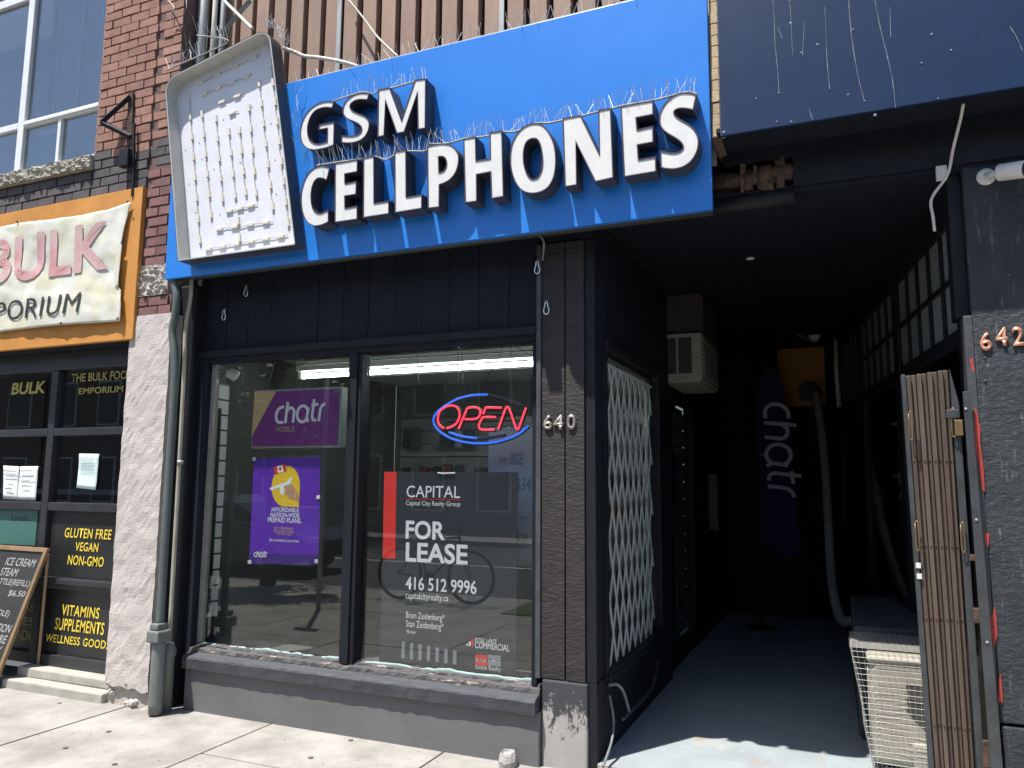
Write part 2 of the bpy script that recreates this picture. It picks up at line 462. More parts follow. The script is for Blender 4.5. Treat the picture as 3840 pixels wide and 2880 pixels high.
M['marker_red'] = mat('faded_red_marker', (0.50, 0.22, 0.25), rough=0.6)
M['sealant'] = mat('pale_teal_sealant', (0.27, 0.37, 0.36), (0.20, 0.28, 0.27), 20, rough=0.6)
M['beige_jamb'] = mat('beige_inner_jamb', (0.30, 0.28, 0.25), (0.22, 0.21, 0.19), 6, rough=0.7)
M['merch_a'] = mat('blister_pack_dark', (0.05, 0.05, 0.055), rnd=0.4, rough=0.3)
M['merch_b'] = mat('blister_pack_red', (0.22, 0.06, 0.045), rnd=0.3, rough=0.3)
M['merch_c'] = mat('blister_pack_pale', (0.20, 0.20, 0.20), rnd=0.4, rough=0.3)
M['yellow_text'] = mat('yellow_vinyl', (0.80, 0.60, 0.06), rough=0.5)
M['dull_yellow'] = mat('aged_yellow_vinyl', (0.40, 0.33, 0.08), rough=0.5)
M['door_black'] = mat('shopfront_black', (0.022, 0.024, 0.028), (0.034, 0.036, 0.040), 5, rough=0.4, bump=0.1, bscale=40)
M['panel_black'] = mat('black_infill_panel', (0.016, 0.018, 0.019), (0.022, 0.024, 0.025), 4, rough=0.35)
M['paper'] = mat('white_paper', (0.72, 0.75, 0.74), rough=0.8)
M['paper_blue'] = mat('pale_aqua_paper', (0.60, 0.76, 0.74), rough=0.8)
M['chalk_board'] = mat('chalkboard', (0.022, 0.024, 0.025), (0.04, 0.042, 0.043), 5, rough=0.7)
M['chalk'] = mat('chalk', (0.42, 0.42, 0.41), rough=0.9)
M['oak'] = mat('pale_oak_frame', (0.30, 0.20, 0.11), (0.20, 0.13, 0.07), 9, 0.35, 0.7, (1, 1, 1), rough=0.6)
M['teal_poster'] = mat('teal_poster', (0.05, 0.15, 0.13), rough=0.6)
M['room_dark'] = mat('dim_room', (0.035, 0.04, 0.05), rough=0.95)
M['blind'] = mat('pale_blind', (0.16, 0.19, 0.22), rough=0.9)
M['grille'] = mat('grey_green_grille', (0.58, 0.63, 0.60), (0.48, 0.52, 0.50), 20, rough=0.5)
M['ac_body'] = mat('aged_white_ac', (0.46, 0.44, 0.38), (0.34, 0.32, 0.27), 6, rough=0.6)
M['ac_dark'] = mat('ac_vent_dark', (0.05, 0.05, 0.048), rough=0.7)
M['duct'] = mat('dark_plywood_duct', (0.06, 0.05, 0.045), rough=0.8)
M['floor_paint'] = mat('grey_painted_floor', (0.285, 0.325, 0.345), (0.24, 0.27, 0.285), 4, rough=0.7, bump=0.3, bscale=50, chips=(0.30, 0.25, 0.20), chip_at=0.615, chip_scale=5, streak=(0.33, 0.34, 0.33), streak_at=0.6, streak_scale=3, streak_stretch=(1, 1, 1))
M['kerb_edge'] = mat('reddish_floor_edge', (0.34, 0.22, 0.17), (0.25, 0.17, 0.14), 14, rough=0.9)
M['condenser'] = mat('cream_condenser', (0.36, 0.34, 0.285), (0.29, 0.27, 0.225), 5, rough=0.55)
M['cage'] = mat('galvanised_mesh', (0.46, 0.45, 0.41), rough=0.5, metal=0.3)
M['dark_tarp'] = mat('dark_tarpaulin', (0.05, 0.056, 0.066), rough=0.7, bump=0.3, bscale=12)
M['amber_panel'] = mat('amber_panel', (0.48, 0.21, 0.03), rough=0.6)
M['frosted'] = mat('frosted_pane', (0.30, 0.33, 0.31), (0.24, 0.26, 0.25), 3, rough=0.35)
M['flag_cloth'] = mat('dark_purple_flag', (0.045, 0.014, 0.09), rough=0.9)
M['flag_print'] = mat('dull_flag_print', (0.66, 0.63, 0.70), rough=0.9)
M['asphalt'] = mat('asphalt', (0.060, 0.060, 0.062), (0.045, 0.045, 0.047), 3, rough=0.9, bump=0.3, bscale=120)
M['grass'] = mat('grass', (0.06, 0.11, 0.025), (0.04, 0.075, 0.018), 20, rough=0.9)
M['leaf'] = mat('leaf', (0.055, 0.105, 0.022), (0.085, 0.14, 0.03), 2, rough=0.6, rnd=0.1)
M['bark'] = mat('bark', (0.09, 0.07, 0.055), rough=0.95, bump=0.6, bscale=40)
M['bike_black'] = mat('bike_black_paint', (0.015, 0.015, 0.017), rough=0.35)
M['rubber'] = mat('tyre_rubber', (0.018, 0.018, 0.018), rough=0.8)
M['far_wall'] = mat('far_brick_wall', (0.22, 0.16, 0.13), (0.17, 0.12, 0.10), 4, rough=0.9)
M['far_wall2'] = mat('far_grey_wall', (0.26, 0.25, 0.235), rough=0.9)
M['far_glass'] = mat('far_window_glass', (0.03, 0.04, 0.05), rough=0.08)
M['car_paint'] = mat('dark_car_paint', (0.02, 0.023, 0.03), rough=0.25, coat=0.8)
M['glass'] = glass_mat('shop_glass', 0.066, (0.93, 0.95, 0.945), dirt=0.006)
M['glass_up'] = glass_mat('upstairs_glass', 0.22, (0.80, 0.86, 0.92), dirt=0.008)
M['glass_door'] = glass_mat('door_glass', 0.04, (0.80, 0.84, 0.83))

def extrude_x(mb, prof, x0, x1, n=1, j=0.0):
    k = len(prof)
    vs, fs = [], []
    for i in range(n + 1):
        x = x0 + (x1 - x0) * i / n
        for (y, z) in prof:
            e = RND.uniform(-j, j) if 0 < i < n else 0
            vs.append((x, y + e, z + (RND.uniform(-j, j) if 0 < i < n else 0)))
    for i in range(n):
        for q in range(k):
            a, b = i * k + q, i * k + (q + 1) % k
            fs.append((a, b, b + k, a + k))
    fs.append(tuple(range(k)))
    fs.append(tuple(n * k + q for q in range(k)))
    return mb.add(vs, fs)

def peel_material():
    """bare concrete low down, black paint that has flaked off in a ragged line"""
    m, nt, b = nodes('flaking_black_paint')
    g = nt.nodes.new('ShaderNodeNewGeometry')
    s = nt.nodes.new('ShaderNodeSeparateXYZ')
    nt.links.new(g.outputs['Position'], s.inputs[0])
    n = noise_tex(nt, g.outputs['Position'], 20, 9, 0.8, (1, 1, 0.55))
    a = nt.nodes.new('ShaderNodeMath'); a.operation = 'MULTIPLY_ADD'
    a.inputs[1].default_value = 1.25; nt.links.new(n, a.inputs[0]); nt.links.new(s.outputs['Z'], a.inputs[2])
    f = ramp(nt, a.outputs[0], 0.895, 0.905)
    base = mix(nt, ramp(nt, noise_tex(nt, g.outputs['Position'], 7, 5), 0.35, 0.7), (0.37, 0.355, 0.335), (0.29, 0.28, 0.265))
    nt.links.new(mix(nt, f, base, (0.045, 0.047, 0.052)), b.inputs['Base Color'])
    b.inputs['Roughness'].default_value = 0.75
    bn = nt.nodes.new('ShaderNodeBump'); bn.inputs['Strength'].default_value = 0.5; bn.inputs['Distance'].default_value = 0.006
    nt.links.new(f, bn.inputs['Height']); nt.links.new(bn.outputs[0], b.inputs['Normal'])
    return m
M['peel'] = peel_material()

# ------------------------------------------------------------------ ground
sidewalk = struct(MB().add([(-14, -5.45, -0.012), (9, -5.45, -0.012), (9, 0.3, -0.012), (-14, 0.3, -0.012)], [(0, 1, 2, 3)]).obj('sidewalk', M['joint']))
XJ = [-13.6, -12.3, -11.0, -9.75, -8.5, -7.25, -5.99, -4.74, -3.55, -2.26, -1.0, 0.25, 1.5, 2.75, 4.0, 5.25, 6.5, 7.75]
for i in range(len(XJ) - 1):
    rows = [0.28, -0.68, -2.2, -3.8, -5.4] if XJ[i] > -3.6 else [0.28, -2.2, -3.8, -5.4]
    for q in range(len(rows) - 1):
        g_ = 0.006
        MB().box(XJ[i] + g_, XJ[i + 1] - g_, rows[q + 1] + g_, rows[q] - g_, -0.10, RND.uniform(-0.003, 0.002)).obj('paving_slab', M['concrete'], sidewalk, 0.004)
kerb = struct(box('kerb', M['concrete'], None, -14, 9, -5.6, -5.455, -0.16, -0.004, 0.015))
road = struct(MB().add([(-60, -14.5, -0.13), (60, -14.5, -0.13), (60, -5.6, -0.13), (-60, -5.6, -0.13)], [(0, 1, 2, 3)]).obj('road', M['asphalt']))
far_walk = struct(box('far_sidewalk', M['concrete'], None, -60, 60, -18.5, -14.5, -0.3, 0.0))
ground = struct(MB().add([(-150, -150, -0.32), (150, -150, -0.32), (150, 150, -0.32), (-150, 150, -0.32)], [(0, 1, 2, 3)]).obj('ground', M['asphalt']))
box('lane_line', M['white_frame'], road, -60, 60, -10.2, -10.08, -0.128, -0.126)
lawn = struct(box('grass_verge', M['grass'], None, -3.9, -1.2, -5.35, -4.35, -0.02, 0.012))

# recess floor, one painted slab a little above the pavement
recess = struct(MB().add([(-1.32, -0.03, 0.05), (0.62, -0.03, 0.05), (0.62, 5.45, 0.06), (-1.44, 5.45, 0.06), (-1.32, -0.03, -0.05), (0.62, -0.03, -0.05), (0.62, 5.45, -0.05), (-1.44, 5.45, -0.05), (-1.44, 2.06, 0.054), (-1.44, 2.06, -0.05), (-1.32, 2.06, 0.054), (-1.32, 2.06, -0.05)],
    [(0, 1, 2, 3, 8, 10), (0, 4, 5, 1), (1, 5, 6, 2), (2, 6, 7, 3), (3, 7, 9, 8), (8, 9, 11, 10), (10, 11, 4, 0), (4, 11, 9, 7, 6, 5)]).obj('recess_floor', M['floor_paint'], None, 0.004))
MB().box(-1.30, 0.6, -0.062, -0.032, -0.02, 0.046, 0.003).obj('edging_strip', M['kerb_edge'], recess, 0.004)
for x, y, a, rx in ((-1.22, -0.10, 0.2, 0), (-0.5, -0.08, -0.1, 0)):
    pass

# ------------------------------------------------------------------ shop building (the middle one)
shop = thing('shop_building', 'black painted wooden shopfront with display window and deep side entrance', 'building')
box('upper_wall', M['dark_gap'], shop, -4.60, 1.3, 0.10, 5.7, 3.24, 6.6)
# brown siding above the sign: a board, a dark groove, a board
for i, x in enumerate([-4.42 + 0.1655 * k for k in range(20)]):
    wdt = 0.118
    MB().box(x, x + wdt, 0.035 + RND.uniform(-0.004, 0.004), 0.099, 3.6, 6.5, 0.002).obj('siding_board', M['siding'], shop, 0.004)
box('siding_joint', M['galv'], shop, -3.312, -3.275, 0.02, 0.034, 3.6, 6.5)
box('siding_joint', M['galv'], shop, -1.99, -1.955, 0.02, 0.034, 3.6, 6.5)
# fascia of upright black boards under the sign
bx = [-4.60, -4.40, -4.19, -3.99, -3.78, -3.57, -3.36, -3.15, -2.94, -2.73, -2.52, -2.31, -2.10, -1.89, -1.69]
for i in range(len(bx) - 1):
    MB().box(bx[i] + 0.0015, bx[i + 1] - 0.0015, RND.uniform(-0.003, 0.003), 0.06, 2.545, 3.40, 0.001).obj('fascia_board', M['black_wood'], shop, 0.002)
extrude_x(MB(), [(-0.045, 2.50), (-0.055, 2.545), (-0.02, 2.552), (0.05, 2.552), (0.05, 2.50)], -4.55, -1.69, 40, 0.0025).obj('head_moulding', M['black_wood'], shop)
extrude_x(MB(), [(-0.022, 2.462), (-0.026, 2.499), (0.08, 2.499), (0.08, 2.462)], -4.42, -1.69, 50, 0.003).obj('window_head', M['black_wood'], shop)
# corner post at the left, jamb, mullion
box('corner_post', M['black_gloss'], shop, -4.60, -4.42, -0.10, 0.30, 0.0, 3.06, 0.02)
box('window_jamb', M['black_wood'], shop, -4.419, -4.345, -0.02, 0.10, 0.30, 2.461, 0.006)
box('inner_jamb', M['beige_jamb'], shop, -4.344, -4.30, 0.035, 0.075, 0.40, 2.461, 0.003)
ml = MB().box(-3.075, -2.965, -0.015, 0.085, 0.40, 2.461).obj('mullion', M['black_gloss'], shop, 0.006)
box('mullion_bead', M['black_wood'], ml, -3.045, -2.995, -0.03, -0.016, 0.42, 2.458, 0.004)
box('window_jamb', M['black_wood'], shop, -1.725, -1.69, -0.01, 0.10, 0.42, 2.461, 0.004)
# glass
box('window_pane', M['glass'], shop, -4.299, -3.076, 0.050, 0.056, 0.40, 2.461)
box('window_pane', M['glass'], shop, -2.964, -1.726, 0.050, 0.056, 0.40, 2.461)
def bead(x0, x1):
    n = 60
    vs, fs = [], []
    for i in range(n + 1):
        x = x0 + (x1 - x0) * i / n
        h = 0.434 + 0.014 * noise.noise((x * 5, 0, 0)) + 0.009 * noise.noise((x * 19, 3, 0)) + 0.010 * (x + 4.3) / 2.6
        for (y, z) in ((0.030, 0.40), (0.032, h - 0.006), (0.047, h), (0.047, 0.40)):
            vs.append((x, y, z))
    for i in range(n):
        for q in range(4):
            a, b = i * 4 + q, i * 4 + (q + 1) % 4
            fs.append((a, b, b + 4, a + 4))
    return MB().add(vs, fs).obj('sealant_bead', M['sealant'], shop)
bead(-4.298, -3.078)
bead(-2.962, -1.728)
# sill: weathered rail under the glass, sloped shelf, front board
extrude_x(MB(), [(-0.045, 0.392), (-0.040, 0.412), (0.0, 0.418), (0.004, 0.428), (0.046, 0.432), (0.046, 0.36), (-0.045, 0.36)], -4.33, -1.66, 110, 0.004).obj('window_bottom_rail', M['sill_peel'], shop)
sl = extrude_x(MB(), [(-0.105, 0.280), (-0.108, 0.352), (-0.098, 0.368), (-0.03, 0.391), (0.0, 0.391), (0.0, 0.294), (-0.068, 0.294)], -4.33, -1.662, 60, 0.0025).obj('window_sill', M['sill_wood'], shop, 0.003)
box('plinth', M['plinth'], shop, -4.325, -1.650, -0.074, 0.25, -0.02, 0.291, 0.006)
box('side_plinth', M['black_wood'], shop, -4.60, -4.346, 0.03, 0.25, -0.02, 0.42)
# timber post with 640 on it
post_y = -0.03
box('post_core', M['black_wood'], shop, -1.652, -1.33, -0.012, 0.14, 0.47, 3.25)
for x0, x1, y0, m_ in ((-1.688, -1.657, -0.045, 'edge_black'), (-1.655, -1.509, -0.032, 'post_wood'), (-1.503, -1.386, -0.034, 'post_wood'), (-1.384, -1.322, -0.022, 'black_gloss')):
    MB().box(x0, x1, y0, -0.0125, 0.475, 3.06, 0.0015).obj('post_board', M[m_], shop, 0.004)
MB().box(-1.648, -1.375, -0.040, 0.20, -0.02, 0.473, 0.003).obj('post_base', M['peel'], shop, 0.012)
box('post_return', M['black_gloss'], shop, -1.374, -1.322, -0.02, 0.14, 0.0, 0.474, 0.004)
# side wall of the shop along the entrance: low wall, sill, frame, door surround
box('side_low_wall', M['black_gloss'], shop, -1.45, -1.322, 0.141, 2.05, 0.0, 0.43, 0.004)
box('side_sill', M['black_gloss'], shop, -1.46, -1.285, 0.143, 2.04, 0.431, 0.485, 0.008)
box('side_head', M['black_wood'], shop, -1.45, -1.316, 0.141, 2.05, 2.43, 3.2, 0.004)
hb = box('side_head_trim', M['black_gloss'], shop, -1.315, -1.29, 0.142, 1.72, 2.415, 2.475, 0.004)
box('side_frame_post', M['black_gloss'], shop, -1.44, -1.30, 1.62, 2.05, 0.486, 2.429, 0.006)
box('side_frame_post', M['black_gloss'], shop, -1.44, -1.305, 0.145, 0.19, 0.486, 2.429, 0.004)
box('side_inner_frame', M['white_frame'], shop, -1.40, -1.375, 1.53, 1.619, 0.486, 2.40, 0.003)
box('side_inner_frame', M['white_frame'], shop, -1.40, -1.375, 0.191, 1.53, 2.32, 2.41, 0.003)
box('side_pane', M['glass'], shop, -1.362, -1.356, 0.191, 1.619, 0.486, 2.429)
sd_ = box('shop_door', M['black_gloss'], shop, -1.42, -1.36, 2.06, 2.20, 0.07, 2.42, 0.004)
box('door_stile', M['black_gloss'], sd_, -1.42, -1.345, 3.30, 3.40, 0.07, 2.42, 0.004)
box('door_rail', M['black_gloss'], sd_, -1.418, -1.347, 2.2, 3.30, 2.32, 2.42, 0.004)
box('door_rail', M['black_gloss'], sd_, -1.418, -1.347, 2.2, 3.30, 0.07, 0.22, 0.004)
box('door_pane', M['glass_door'], sd_, -1.385, -1.379, 2.2, 3.30, 0.22, 2.32)
box('recess_wall', M['black_wood'], shop, -1.45, -1.345, 3.401, 5.45, 0.0, 3.2)
box('recess_wall', M['black_wood'], shop, -1.45, -1.355, 2.051, 3.40, 2.421, 3.2)
box('recess_back_wall', M['black_wood'], shop, -1.45, 0.9, 5.451, 5.6, 0.0, 3.24)
rd = box('back_door', M['black_gloss'], shop, -1.25, -0.45, 5.42, 5.449, 0.06, 2.1, 0.006)
box('door_plate', M['white_plastic'], rd, -0.62, -0.56, 5.405, 5.419, 1.35, 1.62)
rc = box('recess_ceiling', M['black_wood'], shop, -1.45, 1.3, 0.0, 5.45, 3.2, 3.238)
# shop room
room = []
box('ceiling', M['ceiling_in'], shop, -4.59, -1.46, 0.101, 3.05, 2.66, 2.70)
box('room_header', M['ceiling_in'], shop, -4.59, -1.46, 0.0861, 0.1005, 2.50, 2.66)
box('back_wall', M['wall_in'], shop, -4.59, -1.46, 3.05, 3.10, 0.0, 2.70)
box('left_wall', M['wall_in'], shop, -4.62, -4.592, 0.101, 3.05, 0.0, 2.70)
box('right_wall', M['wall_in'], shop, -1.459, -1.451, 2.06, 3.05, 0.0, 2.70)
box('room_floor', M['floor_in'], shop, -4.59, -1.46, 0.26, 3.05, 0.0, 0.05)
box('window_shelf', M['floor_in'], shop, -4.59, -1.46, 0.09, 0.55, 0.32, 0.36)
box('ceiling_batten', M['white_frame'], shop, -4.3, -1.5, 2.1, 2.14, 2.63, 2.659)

# ------------------------------------------------------------------ brick building on the left
BY = -0.20
bb = thing('brick_building', 'red brick building with stucco pilaster and white upstairs window', 'building')
wall = box('brick_wall', M['mortar'], bb, -5.50, -4.62, BY + 0.012, 0.3, 3.20, 6.6)
box('window_wall', M['mortar'], bb, -9.0, -5.501, 0.06, 0.3, 3.84, 6.6)
low = box('painted_wall', M['mortar'], bb, -7.4, -5.501, BY + 0.012, 0.055, 3.70, 4.09)
def brick_mesh(L):
    m_ = MB().box(0, L, 0, 0.05, 0, 0.063, 0.0016)
    me = m_.mesh('brick')
    return me
BR = {}
def lay(parent, x0, x1, z0, z1, matf, y, off=0.0, course=0.0755, L=0.205):
    z, k = z0, 0
    while z < z1 - 0.03:
        x = x0 - (L * 0.5 if k % 2 else 0.0) + off
        while x < x1 - 0.02:
            a, b = max(x, x0), min(x + L - 0.011, x1)
            if b - a > 0.03:
                mt = matf((a + b) / 2, z)
                key = (round(b - a, 3), mt)
                if key not in BR:
                    me = brick_mesh(b - a)
                    me.materials.append(M[mt])
                    BR[key] = me
                o = link('brick', BR[key], parent)
                o.location = (a, y + RND.uniform(-0.004, 0.003), z + RND.uniform(-0.002, 0.002))
                o.rotation_euler = (0, RND.uniform(-0.006, 0.006), 0)
            x += L
        z += course
        k += 1
zone = lambda x, z: 'brick_dark' if z < 4.17 + 0.05 * math.sin(x * 9) else 'brick'
lay(wall, -5.495, -4.876, 3.86, 6.1, zone, BY - 0.004)
lay(wall, -4.872, -4.625, 4.02, 6.1, zone, BY + 0.006, 0.06)
lay(wall, -4.872, -4.625, 3.215, 4.0, lambda x, z: 'brick_pier', BY + 0.002, 0.03, 0.0785)
lay(low, -7.35, -5.505, 3.86, 4.06, lambda x, z: 'brick_dark', BY - 0.004)
# rubble band and two more courses, then the stucco pilaster
def rough_block(name, m_, parent, x0, x1, z0, z1, y0, y1, nx, nz, amp, sc_):
    vs, fs = [], []
    for k in range(nz + 1):
        for i in range(nx + 1):
            x = x0 + (x1 - x0) * i / nx
            z = z0 + (z1 - z0) * k / nz
            e = noise.turbulence((x * sc_, z * sc_, 0.3), 4, False) * amp
            if i in (0, nx): e *= 0.2
            vs.append((x + (RND.uniform(-1, 1) * amp * 0.15), y0 - e, z))
    for k in range(nz):
        for i in range(nx):
            a = k * (nx + 1) + i
            fs.append((a, a + 1, a + nx + 2, a + nx + 1))
    m2 = MB().add(vs, fs)
    m2.box(x0, x1, y0 + 0.003, y1, z0, z1)
    return m2.obj(name, m_, parent)
rough_block('rubble_stone_band', M['rubble'], bb, -4.93, -4.60, 2.975, 3.215, BY, 0.2, 40, 30, 0.038, 30)
lay(wall, -4.93, -4.55, 2.825, 2.97, lambda x, z: 'brick_pier', BY - 0.002, 0.05, 0.0755)
box('pilaster_core', M['mortar'], bb, -4.93, -4.56, BY + 0.012, 0.2, 2.82, 2.974)
pil = MB()
n1, n2 = 14, 70
vs, fs = [], []
for k in range(n2 + 1):
    z = 0.13 + (2.825 - 0.13) * k / n2
    for i in range(n1 + 1):
        x = -4.94 + 0.42 * i / n1
        e = 0.006 * noise.noise((x * 9, z * 9, 0)) + 0.004 * noise.noise((x * 30, z * 30, 2))
        ex = 0.006 * noise.noise((z * 7, 1, 0)) + 0.004 * noise.noise((z * 31, 4, 0)) if i in (0, n1) else 0
        zz = z + (0.05 * noise.noise((x * 8, 5, 5)) if k == 0 else 0)
        vs.append((x + ex, BY - 0.012 + e, zz))
for k in range(n2):
    for i in range(n1):
        a = k * (n1 + 1) + i
        fs.append((a, a + 1, a + n1 + 2, a + n1 + 1))
m_, y1_ = len(vs), 0.2
pil.add(vs, fs)
pil.box(-4.936, -4.524, BY - 0.004, 0.2, 0.13, 2.82)
pil.obj('stucco_pilaster', M['stucco'], bb)
rough_block('pilaster_foot', M['rubble'], bb, -4.925, -4.53, -0.02, 0.16, BY + 0.012, 0.2, 22, 12, 0.045, 15)
# stone sill under the window
ss = rough_block('stone_sill', M['stone'], bb, -7.3, -5.495, 4.095, 4.205, BY - 0.04, 0.06, 120, 12, 0.028, 22)
# upstairs window
win = thing('upstairs_window', '', '')
del win['label'], win['category']
win.parent = bb
wy = -0.135
def fr(x0, x1, z0, z1, y0=wy - 0.03, y1=wy + 0.04):
    box('frame_bar', M['white_frame'], win, x0, x1, y0, y1, z0, z1, 0.006)
fr(-6.545, -6.465, 4.206, 6.6)
fr(-5.545, -5.503, 4.206, 6.6)
fr(-7.6, -6.5455, 4.206, 4.25); fr(-6.4645, -5.5455, 4.206, 4.25)
fr(-6.4645, -5.5455, 4.64, 4.70); fr(-7.6, -6.5455, 4.64, 4.70)
fr(-6.025, -5.985, 4.2505, 4.6395)
fr(-7.6, -6.5455, 5.87, 5.95)
box('frame_lip', M['white_frame'], win, -6.4645, -5.5455, wy - 0.045, wy - 0.031, 4.655, 4.668)
for x0, x1, z0, z1 in ((-6.464, -5.546, 4.701, 6.6), (-7.6, -6.546, 4.701, 5.869), (-6.464, -6.026, 4.251, 4.639), (-5.984, -5.546, 4.251, 4.639), (-7.6, -6.546, 4.251, 4.639)):
    box('pane', M['glass_up'], win, x0, x1, wy, wy + 0.005, z0, z1)
for x in (-6.35, -6.05, -5.8, -5.62):
    box('blind_strip', M['blind'], win, x, x + 0.012, 0.0, 0.01, 4.7, 6.6)
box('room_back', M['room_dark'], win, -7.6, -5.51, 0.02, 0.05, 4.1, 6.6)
box('screen', M['blind'], win, -6.46, -6.03, -0.06, -0.055, 4.25, 4.64)
# ground-floor shopfront of the brick building
dsf = thing('grid_shopfront', '', '')
del dsf['label'], dsf['category']
dsf.parent = bb
DY = 0.0
box('header', M['door_black'], dsf, -7.6, -4.95, -0.03, 0.2, 2.49, 2.64, 0.005)
def bar(x0, x1, z0, z1, y0=DY - 0.03, y1=DY + 0.05, nm='frame_bar'):
    box(nm, M['door_black'], dsf, x0, x1, y0, y1, z0, z1, 0.005)
bar(-6.02, -5.945, 0.14, 2.489)
bar(-5.02, -4.96, 0.14, 2.489)
for z0, z1 in ((1.945, 2.005), (1.340, 1.405), (0.730, 0.815), (0.14, 0.225)):
    bar(-7.6, -6.021, z0, z1); bar(-5.944, -5.021, z0, z1)
for z in (0.775,):
    box('rail_nosing', M['door_black'], dsf, -7.6, -5.021, DY - 0.05, DY - 0.031, z - 0.005, z + 0.035, 0.004)
for x0, x1 in ((-7.6, -6.021), (-5.944, -5.021)):
    for z0, z1 in ((2.006, 2.489), (1.406, 1.944)):
        box('pane', M['glass'], dsf, x0, x1, DY + 0.01, DY + 0.016, z0, z1)
    for z0, z1 in ((0.816, 1.339), (0.226, 0.729)):
        box('infill_panel', M['panel_black'], dsf, x0, x1, DY + 0.008, DY + 0.03, z0, z1)
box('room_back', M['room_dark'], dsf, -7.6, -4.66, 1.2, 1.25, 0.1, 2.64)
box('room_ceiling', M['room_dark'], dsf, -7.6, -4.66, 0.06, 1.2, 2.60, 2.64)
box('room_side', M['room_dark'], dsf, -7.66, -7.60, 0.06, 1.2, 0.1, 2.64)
box('room_shelf', M['blind'], dsf, -7.4, -5.1, 0.35, 0.7, 1.46, 1.50)
# lettering on the panels
text('BULK', M['dull_yellow'], dsf, *(-6.565, -6.139, 2.307, 2.411), DY + 0.004, bold=0.03, shear=0.1)
text('THE BULK FOOD', M['dull_yellow'], dsf, -5.829, -5.125, 2.385, 2.455, DY + 0.004, bold=0.01)
text('EMPORIUM', M['dull_yellow'], dsf, *(-5.728, -5.227, 2.281, 2.334), DY + 0.004, bold=0.012)
def lines(rows, m_, y, sh=0.0, bold=0.012):
    for s, (x0, x1, z0, z1) in rows:
        text(s, m_, dsf, x0, x1, z0, z1, y, bold=bold, shear=sh, spacing=1.08)
lines([('GLUTEN FREE', (-5.76, -5.237, 1.129, 1.206)), ('VEGAN', (-5.624, -5.369, 1.029, 1.098)), ('NON-GMO', (-5.704, -5.301, 0.918, 0.994)),
       ('VITAMINS', (-5.72, -5.306, 0.527, 0.611)), ('SUPPLEMENTS', (-5.79, -5.243, 0.411, 0.504)), ('WELLNESS', (-5.88, -5.495, 0.312, 0.374)), ('GOODS', (-5.46, -5.175, 0.312, 0.374))], M['yellow_text'], DY + 0.004, 0.12)
lines([('AS', (-6.17, -6.057, 0.532, 0.589)), ('IES', (-6.202, -6.044, 0.416, 0.484)), ('NDIES', (-6.221, -6.0, 0.3, 0.379))], M['dull_yellow'], DY + 0.004, 0.12)
box('teal_print', M['teal_poster'], dsf, -7.2, -6.10, DY + 0.004, DY + 0.0075, 1.05, 1.335)
text('Local', M['ink'], dsf, -6.42, -6.22, 1.245, 1.295, DY + 0.003, bold=0.01)
# steps
st = thing('concrete_steps', 'two low pale concrete steps under the yellow lettered panels', 'steps')
MB().box(-6.02, -4.945, -0.225, 0.06, -0.02, 0.065, 0.004).obj('lower_step', M['step'], st, 0.012)
MB().box(-6.0, -4.945, -0.13, 0.06, 0.066, 0.139, 0.004).obj('upper_step', M['step'], st, 0.012)

# ------------------------------------------------------------------ right hand building
rb = thing('dark_building', 'dark painted neighbouring shop with scuffed black column on the right', 'building')
colm = MB().box(0.625, 1.35, 0.0, 0.5, 0.50, 3.22, 0.002).obj('column', M['column'], rb, 0.008)
MB().box(0.63, 1.35, -0.012, 0.5, -0.02, 0.490, 0.002).obj('kick_plate', M['column'], rb, 0.006)
edge = MB().box(0.588, 0.624, -0.004, 0.12, 0.05, 2.44, 0.002).obj('column_edge', M['edge_black'], rb, 0.005)
box('column_frame', M['black_gloss'], rb, 0.56, 0.624, 0.05, 0.2, 2.441, 3.22, 0.004)
for q in [[(0.608, 1.984), (0.618, 1.956), (0.628, 1.873), (0.623, 1.811), (0.63, 1.678), (0.628, 1.57), (0.616, 1.578), (0.608, 1.733), (0.599, 1.772)], [(0.614, 1.371), (0.634, 1.372), (0.632, 1.332), (0.625, 1.305), (0.614, 1.331)], [(0.634, 1.032), (0.64, 0.977), (0.639, 0.899), (0.622, 0.837), (0.613, 0.91), (0.614, 0.975), (0.625, 0.996)], [(0.64, 0.729), (0.643, 0.669), (0.643, 0.596), (0.623, 0.594), (0.631, 0.687)], [(0.601, 2.22), (0.615, 2.227), (0.62, 2.159), (0.61, 2.155)]]:
    MB().prism([q], -0.0065, -0.0045).obj('red_paint_patch', M['red_paint'], edge)
# header over the entrance
box('header_flashing', M['black_gloss'], rb, -0.182, 1.35, -0.022, 0.0, 3.225, 3.40, 0.003)
box('header_board', M['black_wood'], rb, -0.55, 1.35, -0.02, 0.1, 3.401, 3.62, 0.003)
box('soffit', M['black_wood'], rb, -0.55, 1.35, -0.30, -0.021, 3.47, 3.50, 0.003)
rp = tube('rusty_pipe', M['rust'], rb, [(-0.62, 0.02, 3.32), (-0.4, 0.02, 3.32), (-0.19, 0.02, 3.33)], 0.045, 12)
MB().lathe([(0.05, -0.03), (0.062, -0.025), (0.062, 0.025), (0.05, 0.03)], 14, 'X', (-0.33, 0.02, 3.322)).obj('pipe_collar', M['rust'], rp, 0, True)
box('rusty_lintel', M['rust'], rb, -0.62, -0.182, 0.05, 0.10, 3.21, 3.40, 0.004, 0.006)
tube('lintel_pipe', M['black_gloss'], rb, [(-0.62, 0.03, 3.18), (-0.18, 0.03, 3.185)], 0.05, 12)
for k in range(9):
    x = -0.46 + 0.03 * k + RND.uniform(-0.01, 0.01)
    MB().box(x, x + RND.uniform(0.02, 0.05), -0.015, 0.045, 3.22 + RND.uniform(0, 0.06), 3.34 + RND.uniform(0, 0.06), 0.012).obj('broken_timber', M['rust'] if k % 2 else M['brown_wood'], rb, 0.002)
